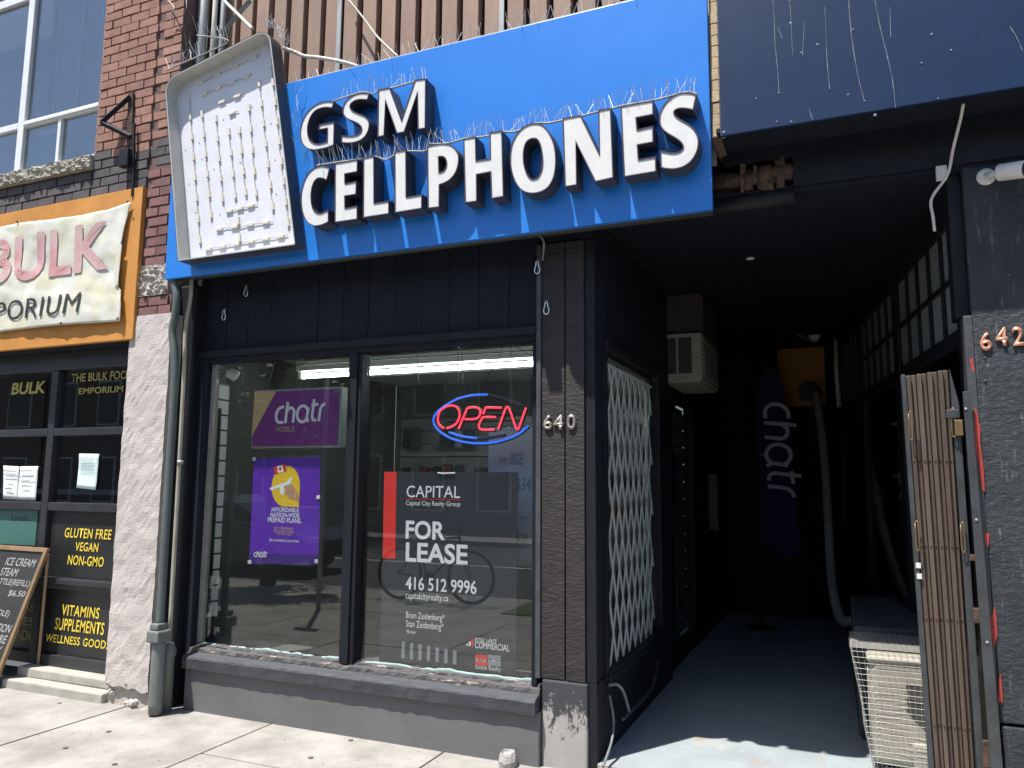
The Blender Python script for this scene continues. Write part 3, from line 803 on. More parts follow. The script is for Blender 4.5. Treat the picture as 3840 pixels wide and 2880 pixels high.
ybw = box('brick_strip_wall', M['mortar'], rb, -0.578, -0.532, -0.252, 0.09, 3.46, 6.0)
lay(ybw, -0.577, -0.533, 3.47, 4.75, lambda x, z: 'yellow_brick', -0.264, 0.0, 0.066, 0.13)
box('sign_channel', M['galv'], rb, -0.612, -0.585, -0.10, -0.03, 3.40, 5.5, 0.003)
# long angled wall of the neighbouring shop, on the right of the entrance
ang = math.atan2(5.3, -0.72)
wl = bpy.data.objects.new('entrance_wall', None); col.objects.link(wl); wl.parent = rb
wl.location = (0.61, 0.14, 0); wl.rotation_euler = (0, 0, ang)
LW = 5.35
def wb(name, m_, a, b, d0, d1, z0, z1, bv=0.004): box(name, m_, wl, a, b, d0, d1, z0, z1, bv)
wb('low_panel', M['black_gloss'], 0.0, LW, -0.06, 0.0, 0.05, 0.75)
wb('head_panel', M['black_wood'], 0.0, LW, -0.06, 0.0, 3.02, 3.2)
for a, b in ((0.0, 0.12), (1.55, 1.70), (3.1, 3.25), (4.6, LW)):
    wb('wall_stud', M['black_gloss'], a, b, -0.06, 0.004, 0.751, 3.019)
for a, b in ((0.121, 1.549), (1.701, 3.099), (3.251, 4.599)):
    wb('transom_rail', M['black_gloss'], a, b, -0.05, 0.002, 2.34, 2.42)
    wb('glazing_pane', M['glass_door'], a, b, -0.03, -0.024, 0.751, 2.339, 0)
    wb('transom_pane', M['frosted'], a, b, -0.03, -0.024, 2.421, 3.019, 0)
    for k in range(1, 5):
        t = a + (b - a) * k / 5
        wb('glazing_bar', M['black_gloss'], t - 0.014, t + 0.014, -0.045, -0.004, 2.421, 3.019)
    wb('glazing_bar', M['black_gloss'], a, b, -0.044, -0.006, 2.70, 2.728)
wb('wall_backing', M['dark_gap'], 0.0, LW, -0.35, -0.30, 0.0, 3.2, 0)

# ------------------------------------------------------------------ blue sign
PY = -0.29          # front of the blue board
LY = -0.405         # front of the letters
sign = thing('shop_sign', 'long blue sign board with raised white GSM CELLPHONES letters', 'sign')
box('board', M['blue'], sign, -4.531, -0.581, PY, PY + 0.03, 3.055, 4.372, 0.004)
box('cabinet', M['sign_back'], sign, -4.50, -0.61, PY + 0.031, -0.06, 3.10, 4.34, 0.004)
tube('bottom_conduit', M['sign_back'], sign, [(-4.46, PY + 0.07, 3.078), (-2.5, PY + 0.07, 3.074), (-0.65, PY + 0.07, 3.082)], 0.022, 10)
GL = [
 ('G', [[(-2.986, 4.084), (-3.011, 4.091), (-3.044, 4.099), (-3.082, 4.101), (-3.12, 4.097), (-3.158, 4.084), (-3.193, 4.062), (-3.222, 4.032), (-3.242, 3.995), (-3.254, 3.954), (-3.257, 3.914), (-3.251, 3.875), (-3.237, 3.837), (-3.21, 3.804), (-3.179, 3.784), (-3.143, 3.772), (-3.099, 3.768), (-3.055, 3.768), (-3.012, 3.772), (-2.975, 3.78), (-2.978, 3.941), (-3.102, 3.944), (-3.105, 3.906), (-3.035, 3.904), (-3.033, 3.814), (-3.068, 3.81), (-3.101, 3.811), (-3.134, 3.819), (-3.165, 3.841), (-3.183, 3.87), (-3.192, 3.907), (-3.193, 3.95), (-3.184, 3.989), (-3.166, 4.021), (-3.14, 4.045), (-3.107, 4.055), (-3.069, 4.056), (-3.031, 4.049), (-3.0, 4.038)]]),
 ('S', [[(-2.71, 4.085), (-2.736, 4.095), (-2.773, 4.104), (-2.809, 4.106), (-2.846, 4.098), (-2.879, 4.082), (-2.905, 4.056), (-2.917, 4.026), (-2.917, 3.995), (-2.907, 3.97), (-2.884, 3.945), (-2.849, 3.924), (-2.812, 3.905), (-2.782, 3.884), (-2.766, 3.863), (-2.764, 3.844), (-2.775, 3.826), (-2.803, 3.817), (-2.834, 3.818), (-2.871, 3.824), (-2.918, 3.836), (-2.92, 3.787), (-2.885, 3.776), (-2.843, 3.769), (-2.801, 3.768), (-2.76, 3.777), (-2.73, 3.797), (-2.711, 3.826), (-2.703, 3.861), (-2.705, 3.891), (-2.719, 3.914), (-2.74, 3.936), (-2.772, 3.954), (-2.809, 3.973), (-2.836, 3.989), (-2.853, 4.009), (-2.859, 4.026), (-2.851, 4.043), (-2.828, 4.055), (-2.797, 4.058), (-2.766, 4.053), (-2.726, 4.042)]]),
 ('M', [[(-2.646, 4.098), (-2.56, 4.096), (-2.465, 3.86), (-2.374, 4.109), (-2.295, 4.101), (-2.29, 3.771), (-2.345, 3.771), (-2.355, 4.012), (-2.442, 3.772), (-2.497, 3.773), (-2.587, 4.007), (-2.589, 3.775), (-2.64, 3.774)]]),
 ('C', [[(-2.998, 3.627), (-3.023, 3.64), (-3.055, 3.652), (-3.088, 3.655), (-3.126, 3.65), (-3.163, 3.63), (-3.189, 3.601), (-3.209, 3.562), (-3.223, 3.513), (-3.227, 3.458), (-3.222, 3.406), (-3.209, 3.353), (-3.19, 3.309), (-3.164, 3.276), (-3.133, 3.255), (-3.1, 3.243), (-3.063, 3.243), (-3.026, 3.249), (-2.993, 3.26), (-2.998, 3.345), (-3.03, 3.335), (-3.061, 3.328), (-3.091, 3.335), (-3.117, 3.359), (-3.132, 3.393), (-3.139, 3.431), (-3.141, 3.478), (-3.135, 3.519), (-3.121, 3.551), (-3.1, 3.568), (-3.078, 3.569), (-3.051, 3.561), (-3.021, 3.545)]]),
 ('E', [[(-2.963, 3.654), (-2.785, 3.653), (-2.784, 3.566), (-2.879, 3.565), (-2.875, 3.503), (-2.787, 3.505), (-2.787, 3.415), (-2.873, 3.415), (-2.868, 3.337), (-2.775, 3.339), (-2.771, 3.248), (-2.947, 3.249)]]),
 ('L', [[(-2.743, 3.654), (-2.661, 3.655), (-2.648, 3.339), (-2.539, 3.34), (-2.536, 3.253), (-2.73, 3.252)]]),
 ('L', [[(-2.511, 3.657), (-2.425, 3.655), (-2.414, 3.346), (-2.303, 3.347), (-2.301, 3.255), (-2.496, 3.253)]]),
 ('P', [[(-2.276, 3.654), (-2.207, 3.656), (-2.155, 3.65), (-2.118, 3.639), (-2.09, 3.618), (-2.066, 3.588), (-2.054, 3.556), (-2.052, 3.522), (-2.057, 3.489), (-2.068, 3.456), (-2.088, 3.429), (-2.113, 3.408), (-2.145, 3.395), (-2.182, 3.388), (-2.18, 3.247), (-2.261, 3.25)],
        [(-2.192, 3.568), (-2.165, 3.566), (-2.149, 3.553), (-2.14, 3.532), (-2.139, 3.51), (-2.147, 3.486), (-2.161, 3.473), (-2.186, 3.47)]]),
 ('H', [[(-2.026, 3.658), (-1.942, 3.657), (-1.936, 3.505), (-1.847, 3.503), (-1.851, 3.667), (-1.769, 3.662), (-1.754, 3.253), (-1.835, 3.25), (-1.843, 3.416), (-1.931, 3.414), (-1.927, 3.248), (-2.008, 3.249)]]),
 ('O', [[(-1.557, 3.671), (-1.591, 3.673), (-1.625, 3.665), (-1.659, 3.644), (-1.689, 3.608), (-1.71, 3.561), (-1.717, 3.509), (-1.717, 3.45), (-1.706, 3.391), (-1.687, 3.335), (-1.658, 3.289), (-1.627, 3.262), (-1.589, 3.247), (-1.551, 3.243), (-1.514, 3.248), (-1.481, 3.263), (-1.456, 3.292), (-1.438, 3.333), (-1.43, 3.384), (-1.429, 3.444), (-1.436, 3.502), (-1.45, 3.553), (-1.473, 3.602), (-1.502, 3.643), (-1.528, 3.662)],
        [(-1.571, 3.577), (-1.595, 3.575), (-1.616, 3.558), (-1.626, 3.526), (-1.63, 3.486), (-1.628, 3.444), (-1.619, 3.402), (-1.606, 3.367), (-1.589, 3.342), (-1.568, 3.331), (-1.543, 3.337), (-1.527, 3.359), (-1.516, 3.394), (-1.514, 3.434), (-1.517, 3.475), (-1.524, 3.517), (-1.536, 3.552), (-1.55, 3.571)]]),
 ('N', [[(-1.391, 3.668), (-1.281, 3.668), (-1.174, 3.418), (-1.179, 3.677), (-1.105, 3.677), (-1.093, 3.266), (-1.198, 3.258), (-1.309, 3.507), (-1.304, 3.256), (-1.378, 3.255)]]),
 ('E', [[(-1.05, 3.677), (-0.866, 3.675), (-0.866, 3.591), (-0.96, 3.589), (-0.956, 3.522), (-0.868, 3.527), (-0.868, 3.433), (-0.955, 3.431), (-0.95, 3.349), (-0.856, 3.352), (-0.855, 3.264), (-1.035, 3.261)]]),
 ('S', [[(-0.631, 3.661), (-0.654, 3.674), (-0.689, 3.685), (-0.723, 3.689), (-0.759, 3.678), (-0.79, 3.658), (-0.816, 3.628), (-0.833, 3.593), (-0.837, 3.557), (-0.832, 3.523), (-0.817, 3.493), (-0.79, 3.466), (-0.755, 3.439), (-0.729, 3.416), (-0.712, 3.391), (-0.712, 3.373), (-0.726, 3.359), (-0.749, 3.355), (-0.776, 3.359), (-0.807, 3.371), (-0.834, 3.381), (-0.833, 3.283), (-0.805, 3.271), (-0.77, 3.263), (-0.735, 3.262), (-0.701, 3.27), (-0.67, 3.289), (-0.647, 3.318), (-0.631, 3.353), (-0.625, 3.392), (-0.631, 3.433), (-0.647, 3.469), (-0.673, 3.5), (-0.707, 3.527), (-0.738, 3.553), (-0.753, 3.574), (-0.752, 3.588), (-0.737, 3.598), (-0.713, 3.597), (-0.687, 3.59), (-0.651, 3.575)]]),
]
def smooth_ring(r):
    """round off the gentle corners of a traced outline, keep the sharp ones"""
    out = []
    n = len(r)
    for i in range(n):
        a, b, c = Vector(r[i - 1]), Vector(r[i]), Vector(r[(i + 1) % n])
        u, v = (b - a), (c - b)
        ang = u.angle(v) if u.length and v.length else 0
        if ang < 0.75:
            out.append(tuple(b * 0.75 + a * 0.25 - (b - a) * 0 + (a - b) * 0.0)) if False else out.extend([tuple(b + (a - b) * 0.22), tuple(b + (c - b) * 0.22)])
        else:
            out.append(tuple(b))
    return out
def inset(r, d):
    n = len(r)
    area = sum(r[i - 1][0] * r[i][1] - r[i][0] * r[i - 1][1] for i in range(n))
    sgn = 1 if area > 0 else -1
    out = []
    for i in range(n):
        a, b, c = Vector(r[i - 1]), Vector(r[i]), Vector(r[(i + 1) % n])
        u, v = (b - a).normalized(), (c - b).normalized()
        n1, n2 = Vector((-u.y, u.x)) * sgn, Vector((-v.y, v.x)) * sgn
        h = (n1 + n2)
        h = h.normalized() if h.length > 1e-6 else n1
        k = d / max(0.35, h.dot(n1))
        out.append(tuple(b + h * k))
    return out
for ch, rings in GL:
    rings = [smooth_ring(r) for r in rings]
    lo_ = MB().prism(rings, LY, PY - 0.001, front=False).obj('letter', M['letter_side'], sign)
    ins = [inset(rings[0], 0.006)] + [inset(r, -0.006) for r in rings[1:]]
    MB().prism(ins, LY + 0.003, LY + 0.012).obj('letter_face', M['letter_face'], lo_)
    # thin trim cap round the edge of the face
    for k_, r in enumerate(rings):
        MB().prism([r, ins[k_]] if k_ == 0 else [ins[k_], r], LY - 0.001, LY + 0.008).obj('trim_cap', M['trim'], lo_)

# ------------------------------------------------------------------ phone shaped light box without its face
IF, IB = -0.405, PY - 0.004
icon = thing('phone_light_box', 'white phone shaped light box with exposed LED strings and missing face', 'light box')
oc = [(-4.285, 3.136), (-4.542, 4.559), (-3.564, 4.752), (-3.249, 3.135)]
def rounded(quad, radii, k=7):
    out = []
    n = len(quad)
    for i in range(n):
        a, b, c = Vector(quad[i - 1]), Vector(quad[i]), Vector(quad[(i + 1) % n])
        r = radii[i]
        if r <= 0: out.append(tuple(b)); continue
        p, q = b + (a - b).normalized() * r, b + (c - b).normalized() * r
        for t in range(k + 1):
            u = t / k
            out.append(tuple(p * (1 - u) ** 2 + b * 2 * u * (1 - u) + q * u * u))
    return out
outer = rounded(oc, [0.008, 0.13, 0.13, 0.008])
inner = inset(outer, 0.012)
MB().prism([outer], IB - 0.006, IB).obj('back_panel', M['icon_in'], icon)
def band(r0, r1, y0, y1):
    """closed wall between two rings (open at front)"""
    n = len(r0)
    vs = [(p[0], y0, p[1]) for p in r0] + [(p[0], y0, p[1]) for p in r1] + [(p[0], y1, p[1]) for p in r0] + [(p[0], y1, p[1]) for p in r1]
    fs = []
    for i in range(n):
        j = (i + 1) % n
        fs += [(i, j, n + j, n + i), (i, 2 * n + i, 2 * n + j, j), (n + i, n + j, 3 * n + j, 3 * n + i)]
    return MB().add(vs, fs)
band(inset(outer, 0.004), inner, IF, IB - 0.006).obj('inner_wall', M['icon_rim'], icon)
band(outer, inset(outer, 0.0038), IF - 0.001, IB).obj('outer_shell', M['letter_side'], icon)
# LED strings: columns of small modules joined by wire
def led_line(pts, n, name='led'):
    pts = [Vector((p[0], 0, p[1])) for p in pts]
    seg = [(pts[i + 1] - pts[i]).length for i in range(len(pts) - 1)]
    tot = sum(seg)
    wire = []
    for k in range(n):
        d = tot * (k + 0.5) / n
        i = 0
        while i < len(seg) - 1 and d > seg[i]: d -= seg[i]; i += 1
        p = pts[i].lerp(pts[i + 1], d / seg[i])
        di = (pts[i + 1] - pts[i]).normalized()
        a, b = p - di * 0.029, p + di * 0.029
        nx = Vector((-di.z, 0, di.x)) * 0.0105
        q = [a - nx, a + nx, b + nx, b - nx]
        y0, y1 = IB - 0.018, IB - 0.0065
        mod = MB().hexa([(v.x, y0, v.z) for v in q], [(v.x, y1, v.z) for v in q]).obj('led_module', M['led'], icon, 0.002)
        wob = Vector((-di.z, 0, di.x)) * RND.uniform(-0.008, 0.008)
        wire += [a, b, (b + di * 0.03 + wob)]
    tube('led_wire', M['led_wire'], icon, [(v.x, IB - 0.012, v.z) for v in wire], 0.0022, 5)
def IP(pts): return pts
for pts, n in (
    ([(-4.402, 4.524), (-4.179, 3.233)], 8), ([(-4.26, 4.356), (-4.086, 3.413)], 6), ([(-4.121, 4.298), (-3.989, 3.52)], 5),
    ([(-3.991, 4.174), (-3.872, 3.527)], 4), ([(-3.893, 4.168), (-3.778, 3.538)], 4), ([(-3.815, 4.325), (-3.683, 3.513)], 5),
    ([(-3.735, 4.492), (-3.529, 3.399)], 7), ([(-3.636, 4.618), (-3.391, 3.268)], 9),
    ([(-4.365, 4.517), (-3.702, 4.632)], 4), ([(-4.302, 4.428), (-3.782, 4.496)], 4), ([(-4.131, 4.331), (-3.847, 4.362)], 2), ([(-4.017, 4.222), (-3.898, 4.243)], 1),
    ([(-4.171, 3.232), (-3.397, 3.252)], 6), ([(-4.083, 3.371), (-3.527, 3.365)], 4), ([(-3.98, 3.489), (-3.69, 3.508)], 3), ([(-3.854, 3.478), (-3.815, 3.215)], 2)):
    led_line(pts, n)
for p in [(-4.261, 4.062), (-4.043, 4.202), (-3.861, 3.845), (-3.598, 4.09), (-3.546, 3.814), (-3.522, 3.563), (-4.255, 3.526), (-4.024, 3.48), (-4.336, 3.758), (-4.392, 4.028), (-4.102, 3.832), (-3.781, 4.251), (-4.225, 3.932)]:
    MB().lathe([(0.005, 0), (0.004, -0.003), (0.0, -0.004)], 8, 'Y', (p[0], IB - 0.0065, p[1])).obj('rivet', M['led_wire'], icon)

# ------------------------------------------------------------------ bird spikes
def spikes(name, label, pts, y, n, h, base=True, lean=0.5, yj=0.03, thick=0.0016):
    """spike strip along (x, z) points; spikes fan forward and back"""
    t = thing(name, label, 'bird spikes', 'bird spike strips on the sign')
    pts = [Vector((p[0], y, p[1])) for p in pts]
    if base:
        sm = spline([tuple(p + Vector((0, 0, RND.uniform(-0.004, 0.004)))) for p in pts], 6)
        tube('spike_base', M['spike_base'], t, sm, 0.0055, 6)
    seg = [(pts[i + 1] - pts[i]).length for i in range(len(pts) - 1)]
    tot = sum(seg)
    mb = MB()
    for k in range(n):
        d = tot * (k + RND.uniform(0.2, 0.8)) / n
        i = 0
        while i < len(seg) - 1 and d > seg[i]: d -= seg[i]; i += 1
        p = pts[i].lerp(pts[i + 1], min(1, d / seg[i]))
        e = p + Vector((RND.gauss(0, 0.028), RND.choice((-1, 0, 0.15)) * h * lean + RND.uniform(-yj, yj), h * RND.uniform(0.75, 1.1)))
        mb.tube([p, e], thick, 4)
    stuff(mb.obj('spike', M['spike'], t))
    return t
spikes('bird_spikes', 'row of steel bird spikes along top edge of blue board', [(-3.42, 4.374), (-0.62, 4.374)], PY + 0.012, 92, 0.10, True, 0.45)
spikes('bird_spikes', 'bird spikes on a sagging strip above the raised GSM letters', [(-3.015, 4.102), (-2.792, 4.116), (-2.703, 4.093), (-2.652, 4.108), (-2.551, 4.101), (-2.426, 4.112), (-2.377, 4.115), (-2.299, 4.112)], -0.38, 30, 0.095)
spikes('bird_spikes', 'bird spikes between GSM and the first CELL letters', [(-3.12, 3.669), (-2.974, 3.667), (-2.769, 3.654), (-2.662, 3.657), (-2.585, 3.624), (-2.516, 3.641), (-2.423, 3.655), (-2.302, 3.634), (-2.279, 3.667)], -0.385, 44, 0.10)
spikes('bird_spikes', 'bird spikes along the tops of the PHONES letters', [(-2.272, 3.675), (-2.14, 3.661), (-2.034, 3.664), (-1.947, 3.664), (-1.867, 3.66), (-1.77, 3.666), (-1.691, 3.654), (-1.563, 3.679), (-1.488, 3.665), (-1.397, 3.672)] + [(-1.281, 3.672), (-1.183, 3.679), (-1.107, 3.684), (-1.053, 3.689), (-0.87, 3.686), (-0.791, 3.687), (-0.689, 3.694), (-0.632, 3.672)], -0.38, 96, 0.095)
spikes('bird_spikes', 'broken bird spike strip lying across top of phone shaped box', [(-4.575, 4.663), (-4.4, 4.69), (-4.151, 4.723), (-3.979, 4.772), (-4.288, 4.882)], -0.36, 46, 0.11)
spikes('bird_spikes', 'bristly bird spikes on upper right corner of phone shaped box', [(-3.687, 4.821), (-3.583, 4.777), (-3.499, 4.673), (-3.467, 4.593)], -0.34, 40, 0.09, False)
spikes('bird_spikes', 'stray bird spikes sticking out left of the GSM letters', [(-3.38, 4.289), (-3.349, 4.13), (-3.338, 3.923), (-3.285, 3.673)], -0.33, 12, 0.10, False, 0.5, 0.04)

# cables and struts above the sign
def cable(label, pts, r, m_='white_cable', name='cable', cat='cable'):
    return tag(tube(name, M[m_], None, spline(pts, 8), r, 8), label, cat)
cable('white cable hanging from above to top of phone shaped box', [(*(-4.312, -0.1, 5.332),), (*(-4.201, -0.15, 5.226),), (*(-4.091, -0.2, 5.122),), (*(-3.951, -0.25, 4.987),), (*(-3.815, -0.3, 4.855),)], 0.013)
cable('white taped cable from phone shaped box to blue board top', [(*(-3.519, -0.3, 4.638),), (*(-3.426, -0.29, 4.592),), (*(-3.348, -0.28, 4.55),), (*(-3.217, -0.28, 4.509),), (*(-3.027, -0.28, 4.437),), (*(-2.901, -0.27, 4.38),)], 0.014)
cable('thin tan cord slanting down brown siding to blue board', [(*(-3.184, -0.02, 5.094),), (*(-3.023, -0.06, 4.891),), (*(-2.855, -0.12, 4.67),), (*(-2.598, -0.25, 4.393),)], 0.008, 'cream_pipe', 'cord', 'cord')
def upright(label, u, m_, r, y, name='conduit', cat='conduit'):
    x = u
    tag(tube(name, M[m_], None, [(x, y, 3.9), (x + 0.005, y, 5.2), (x, y, 6.5)], r, 10), label, cat)
upright('cream conduit on right edge of the brick wall', (-4.663, 5.066)[0], 'cream_pipe', 0.016, -0.12)
upright('thick grey pipe rising behind phone shaped box', (-4.567, 5.152)[0], 'galv', 0.042, -0.05, 'upright_pipe', 'pipe')
upright('thin white pipe second from brick wall behind phone shaped box', (-4.449, 5.192)[0], 'white_cable', 0.02, -0.05, 'upright_pipe', 'pipe')
upright('slim pale pipe third from brick wall behind phone shaped box', (-4.391, 5.264)[0], 'galv', 0.022, -0.02, 'upright_pipe', 'pipe')
tag(MB().tube([(-4.316, -0.1, 5.05), (-4.035, -0.1, 5.262)], 0.022, 4).obj('sign_brace', M['verdigris'], None), 'green grey steel brace slanting above phone shaped box', 'brace')
cable('loose black cord dangling beside brick corner', [(*(-4.594, -0.2, 5.343),), (*(-4.565, -0.22, 5.242),), (*(-4.585, -0.22, 5.179),), (*(-4.576, -0.21, 5.049),), (*(-4.535, -0.21, 4.892),)], 0.005, 'dark_plastic', 'cord', 'cord')
cable('short pale wire hook on brick pier near top', [(*(-4.761, -0.22, 5.363),), (*(-4.661, -0.25, 5.261),), (*(-4.703, -0.24, 5.237),), (*(-4.709, -0.23, 5.173),)], 0.005, 'cream_pipe', 'wire', 'wire')

# rusty iron bracket on the brick wall
br = thing('iron_bracket', 'rusty black iron triangle bracket bolted to red brick wall', 'bracket')
bk = [(-5.109, 4.635), (-5.081, 4.281), (-5.312, 4.415), (-5.089, 4.043)]
MB().hexa([(bk[0][0] - 0.025, -0.225, bk[0][1] + 0.03), (bk[0][0] + 0.03, -0.225, bk[0][1] + 0.03), (bk[3][0] + 0.05, -0.225, bk[3][1]), (bk[3][0] - 0.01, -0.225, bk[3][1])],
          [(bk[0][0] - 0.025, -0.206, bk[0][1] + 0.03), (bk[0][0] + 0.03, -0.206, bk[0][1] + 0.03), (bk[3][0] + 0.05, -0.206, bk[3][1]), (bk[3][0] - 0.01, -0.206, bk[3][1])]).obj('wall_plate', M['rust'], br, 0.003)
tip = Vector((bk[2][0], -0.30, bk[2][1]))
for a in (Vector((bk[0][0] + 0.01, -0.23, bk[0][1] - 0.01)), Vector((bk[1][0] + 0.02, -0.23, bk[1][1]))):
    MB().tube([a, tip], 0.023, 4).obj('bracket_arm', M['black_wood'], br)
MB().box(bk[3][0] - 0.03, bk[3][0] + 0.07, -0.28, -0.2255, bk[3][1] - 0.02, bk[3][1] + 0.12).obj('bracket_foot', M['black_wood'], br, 0.004)
MB().tube([(bk[0][0] + 0.075, -0.232, bk[0][1] - 0.25), (bk[3][0] + 0.10, -0.232, bk[3][1] - 0.26)], 0.014, 6).obj('bracket_rod', M['black_wood'], br)

# ------------------------------------------------------------------ orange board with cloth banner
ob = box('orange_board', M['orange'], None, -7.9, -4.885, -0.232, -0.19, 2.645, 3.845, 0.004)
tag(ob, 'plain orange painted sign board behind the faded banner', 'sign board')
box('board_backing', M['black_wood'], bb, -7.9, -4.945, -0.189, 0.2, 2.641, 3.84)
def cloth_y(x, z):
    e = 0.016 * noise.noise((x * 2.2, z * 2.6, 1.0)) + 0.010 * noise.noise((x * 8, z * 4, 4.0)) + 0.006 * (1 - abs(noise.noise((x * 3 + z * 5, z * 3 - x * 2, 2.0))) * 3) * 0.5 + 0.0025 * noise.noise((x * 22, z * 14, 9))
    return -0.262 + e
bn = thing('shop_banner', 'faded cream cloth banner with pink BULK above black EMPORIUM', 'banner')
top = [(-7.785, 3.799), (-7.041, 3.767), (-6.519, 3.713), (-6.266, 3.717), (-5.877, 3.695), (-5.5, 3.686), (-5.213, 3.695), (-4.982, 3.728)]
bot = [(-7.612, 2.804), (-6.893, 2.797), (-6.392, 2.801), (-6.153, 2.803), (-5.769, 2.804), (-5.473, 2.798), (-5.217, 2.789), (-4.985, 2.784)]
NX, NZ = 90, 46
vs, fs = [], []
for i in range(NX + 1):
    u = i / NX * (len(top) - 1)
    k = min(int(u), len(top) - 2)
    a = Vector(top[k]).lerp(Vector(top[k + 1]), u - k)
    b = Vector(bot[k]).lerp(Vector(bot[k + 1]), u - k)
    for j in range(NZ + 1):
        v = j / NZ
        p = a.lerp(b, v)
        s = max(0, (i / NX - 0.80) / 0.20)
        x = p.x - 0.055 * s * math.sin(math.pi * min(1, v * 1.15)) - 0.02 * s * (1 if 0.36 < v < 0.72 else 0)
        vs.append((x, cloth_y(x, p.y), p.y))
for i in range(NX):
    for j in range(NZ):
        a = i * (NZ + 1) + j
        fs.append((a, a + 1, a + NZ + 2, a + NZ + 1))
cl = MB().add(vs, fs).obj('cloth', M['cloth'], bn, 0, True)
so = cl.modifiers.new('solid', 'SOLIDIFY'); so.thickness = 0.002
text('BULK', M['cloth_red'], bn, (-6.601, 3.406)[0], (-5.166, 3.377)[0], (-6.127, 3.208)[1], (-6.178, 3.598)[1], -0.007, bold=0.03, fn=cloth_y, spacing=1.05)
text('EMPORIUM', M['ink'], bn, (-6.826, 2.977)[0], (-5.428, 2.97)[0], (-6.243, 2.888)[1], (-6.265, 3.052)[1], -0.007, bold=0.0, fn=cloth_y, shear=0.06, spacing=1.05)
fl = MB().hexa([(x, -0.275, z) for x, z in [(-5.082, 3.402), (-5.021, 3.385), (-5.034, 3.064), (-5.073, 3.078)]], [(x + 0.004, -0.272, z) for x, z in [(-5.082, 3.402), (-5.021, 3.385), (-5.034, 3.064), (-5.073, 3.078)]]).obj('torn_flap', M['cloth'], bn)
for p in [(-4.99, 3.722), (-6.267, 3.726), (-5.629, 2.815), (-5.005, 2.805)]:
    MB().lathe([(0.010, 0), (0.008, -0.006), (0.0, -0.008)], 10, 'Y', (p[0], -0.272, p[1])).obj('grommet', M['rust'], bn)

# ------------------------------------------------------------------ pipes in the corner
dp = thing('drain_pipe', 'green grey metal downpipe bent around stucco pilaster with grey boot', 'pipe')
tube('pipe_run', M['green_pipe'], dp, spline([(-4.485, -0.25, 3.3), (-4.485, -0.25, 3.08), (-4.442, -0.25, 2.93), (-4.448, -0.25, 2.78), (-4.462, -0.25, 2.66), (-4.425, -0.25, 2.48), (-4.405, -0.25, 2.2), (-4.405, -0.25, 1.3), (-4.40, -0.25, 0.55)], 6), 0.028, 14)
MB().lathe([(0.043, -0.02), (0.047, 0.05), (0.046, 0.44), (0.042, 0.47)], 18, 'Z', (-4.385, -0.26, 0.03)).obj('pipe_boot', M['grey_pipe'], dp, 0, True)
MB().box(-4.445, -4.335, -0.325, -0.20, 0.485, 0.565).obj('pipe_clamp', M['grey_pipe'], dp, 0.012)
MB().box(-4.435, -4.36, -0.31, -0.21, 0.566, 0.61).obj('clamp_collar', M['grey_pipe'], dp, 0.01)
p2 = thing('cream_drain_pipe', 'slim cream pipe behind green downpipe beside black corner post', 'pipe')
tube('pipe_run', M['cream_pipe'], p2, spline([(-4.42, -0.15, 3.2), (-4.41, -0.15, 2.95), (-4.44, -0.15, 2.7), (-4.425, -0.15, 2.2), (-4.41, -0.15, 0.45)], 6), 0.015, 10)
MB().lathe([(0.042, 0.0), (0.042, 0.36), (0.050, 0.37), (0.050, 0.42), (0.036, 0.44), (0.03, 0.46)], 16, 'Z', (-4.40, -0.16, 0.0)).obj('pipe_boot', M['grey_pipe'], p2, 0, True)
MB().lathe([(0.022, -0.015), (0.022, 0.015)], 12, 'Z', (-4.412, -0.15, 1.72)).obj('pipe_bracket', M['galv'], p2, 0, True)

# ------------------------------------------------------------------ navy panel sign on the right
nv = thing('navy_panel_sign', 'dark navy blank sign panel streaked with bird droppings', 'sign')
box('panel', M['navy'], nv, -0.522, 2.2, -0.33, -0.31, 3.438, 5.2, 0.004)
box('panel_frame', M['galv'], nv, -0.526, -0.505, -0.309, -0.27, 3.45, 5.2, 0.003)
box('bottom_batten', M['brown_wood'], nv, -0.50, 2.2, -0.309, -0.16, 3.50, 3.538, 0.004, 0.003)
box('panel_backing', M['dark_gap'], nv, -0.49, 2.2, -0.308, -0.06, 3.54, 5.2)
for path in [[(-0.234, 4.148), (-0.231, 4.02), (-0.231, 3.895), (-0.224, 3.748), (-0.221, 3.623)], [(-0.151, 4.127), (-0.148, 4.0), (-0.148, 3.814)], [(0.131, 4.055), (0.132, 3.952), (0.139, 3.8), (0.157, 3.626), (0.177, 3.504)], [(0.25, 4.024), (0.269, 3.859), (0.294, 3.695), (0.309, 3.575), (0.315, 3.438)], [(0.316, 3.967), (0.312, 3.809)], [(0.018, 4.042), (0.016, 3.777), (0.022, 3.594)], [(-0.083, 3.984), (-0.099, 3.803)], [(0.813, 3.744), (0.835, 3.687), (0.856, 3.608)], [(-0.079, 3.504), (-0.064, 3.441)], [(-0.216, 3.99), (-0.195, 3.918)]]:
    pts = [(x, -0.332, z) for x, z in path]
    MB().tube(spline(pts, 4), [RND.uniform(0.0006, 0.0022) for _ in range(4 * (len(pts) - 1) + 1)], 5).obj('dropping_streak', M['dropping'], nv)
for p in [(0.439, 3.644), (0.143, 3.889), (-0.151, 3.996), (-0.221, 3.623), (-0.506, 3.458), (-0.238, 3.468), (-0.168, 3.455), (0.178, 3.499), (0.106, 3.547), (0.223, 3.417), (0.568, 3.682), (0.49, 3.782), (-0.335, 3.615), (-0.026, 3.847), (0.5, 3.449), (-0.107, 3.82)]:
    MB().lathe([(0.006 * RND.uniform(0.6, 1.3), 0), (0.004, -0.003), (0.0, -0.004)], 8, 'Y', (p[0], -0.3302, p[1])).obj('dropping_spot', M['dropping'], nv)
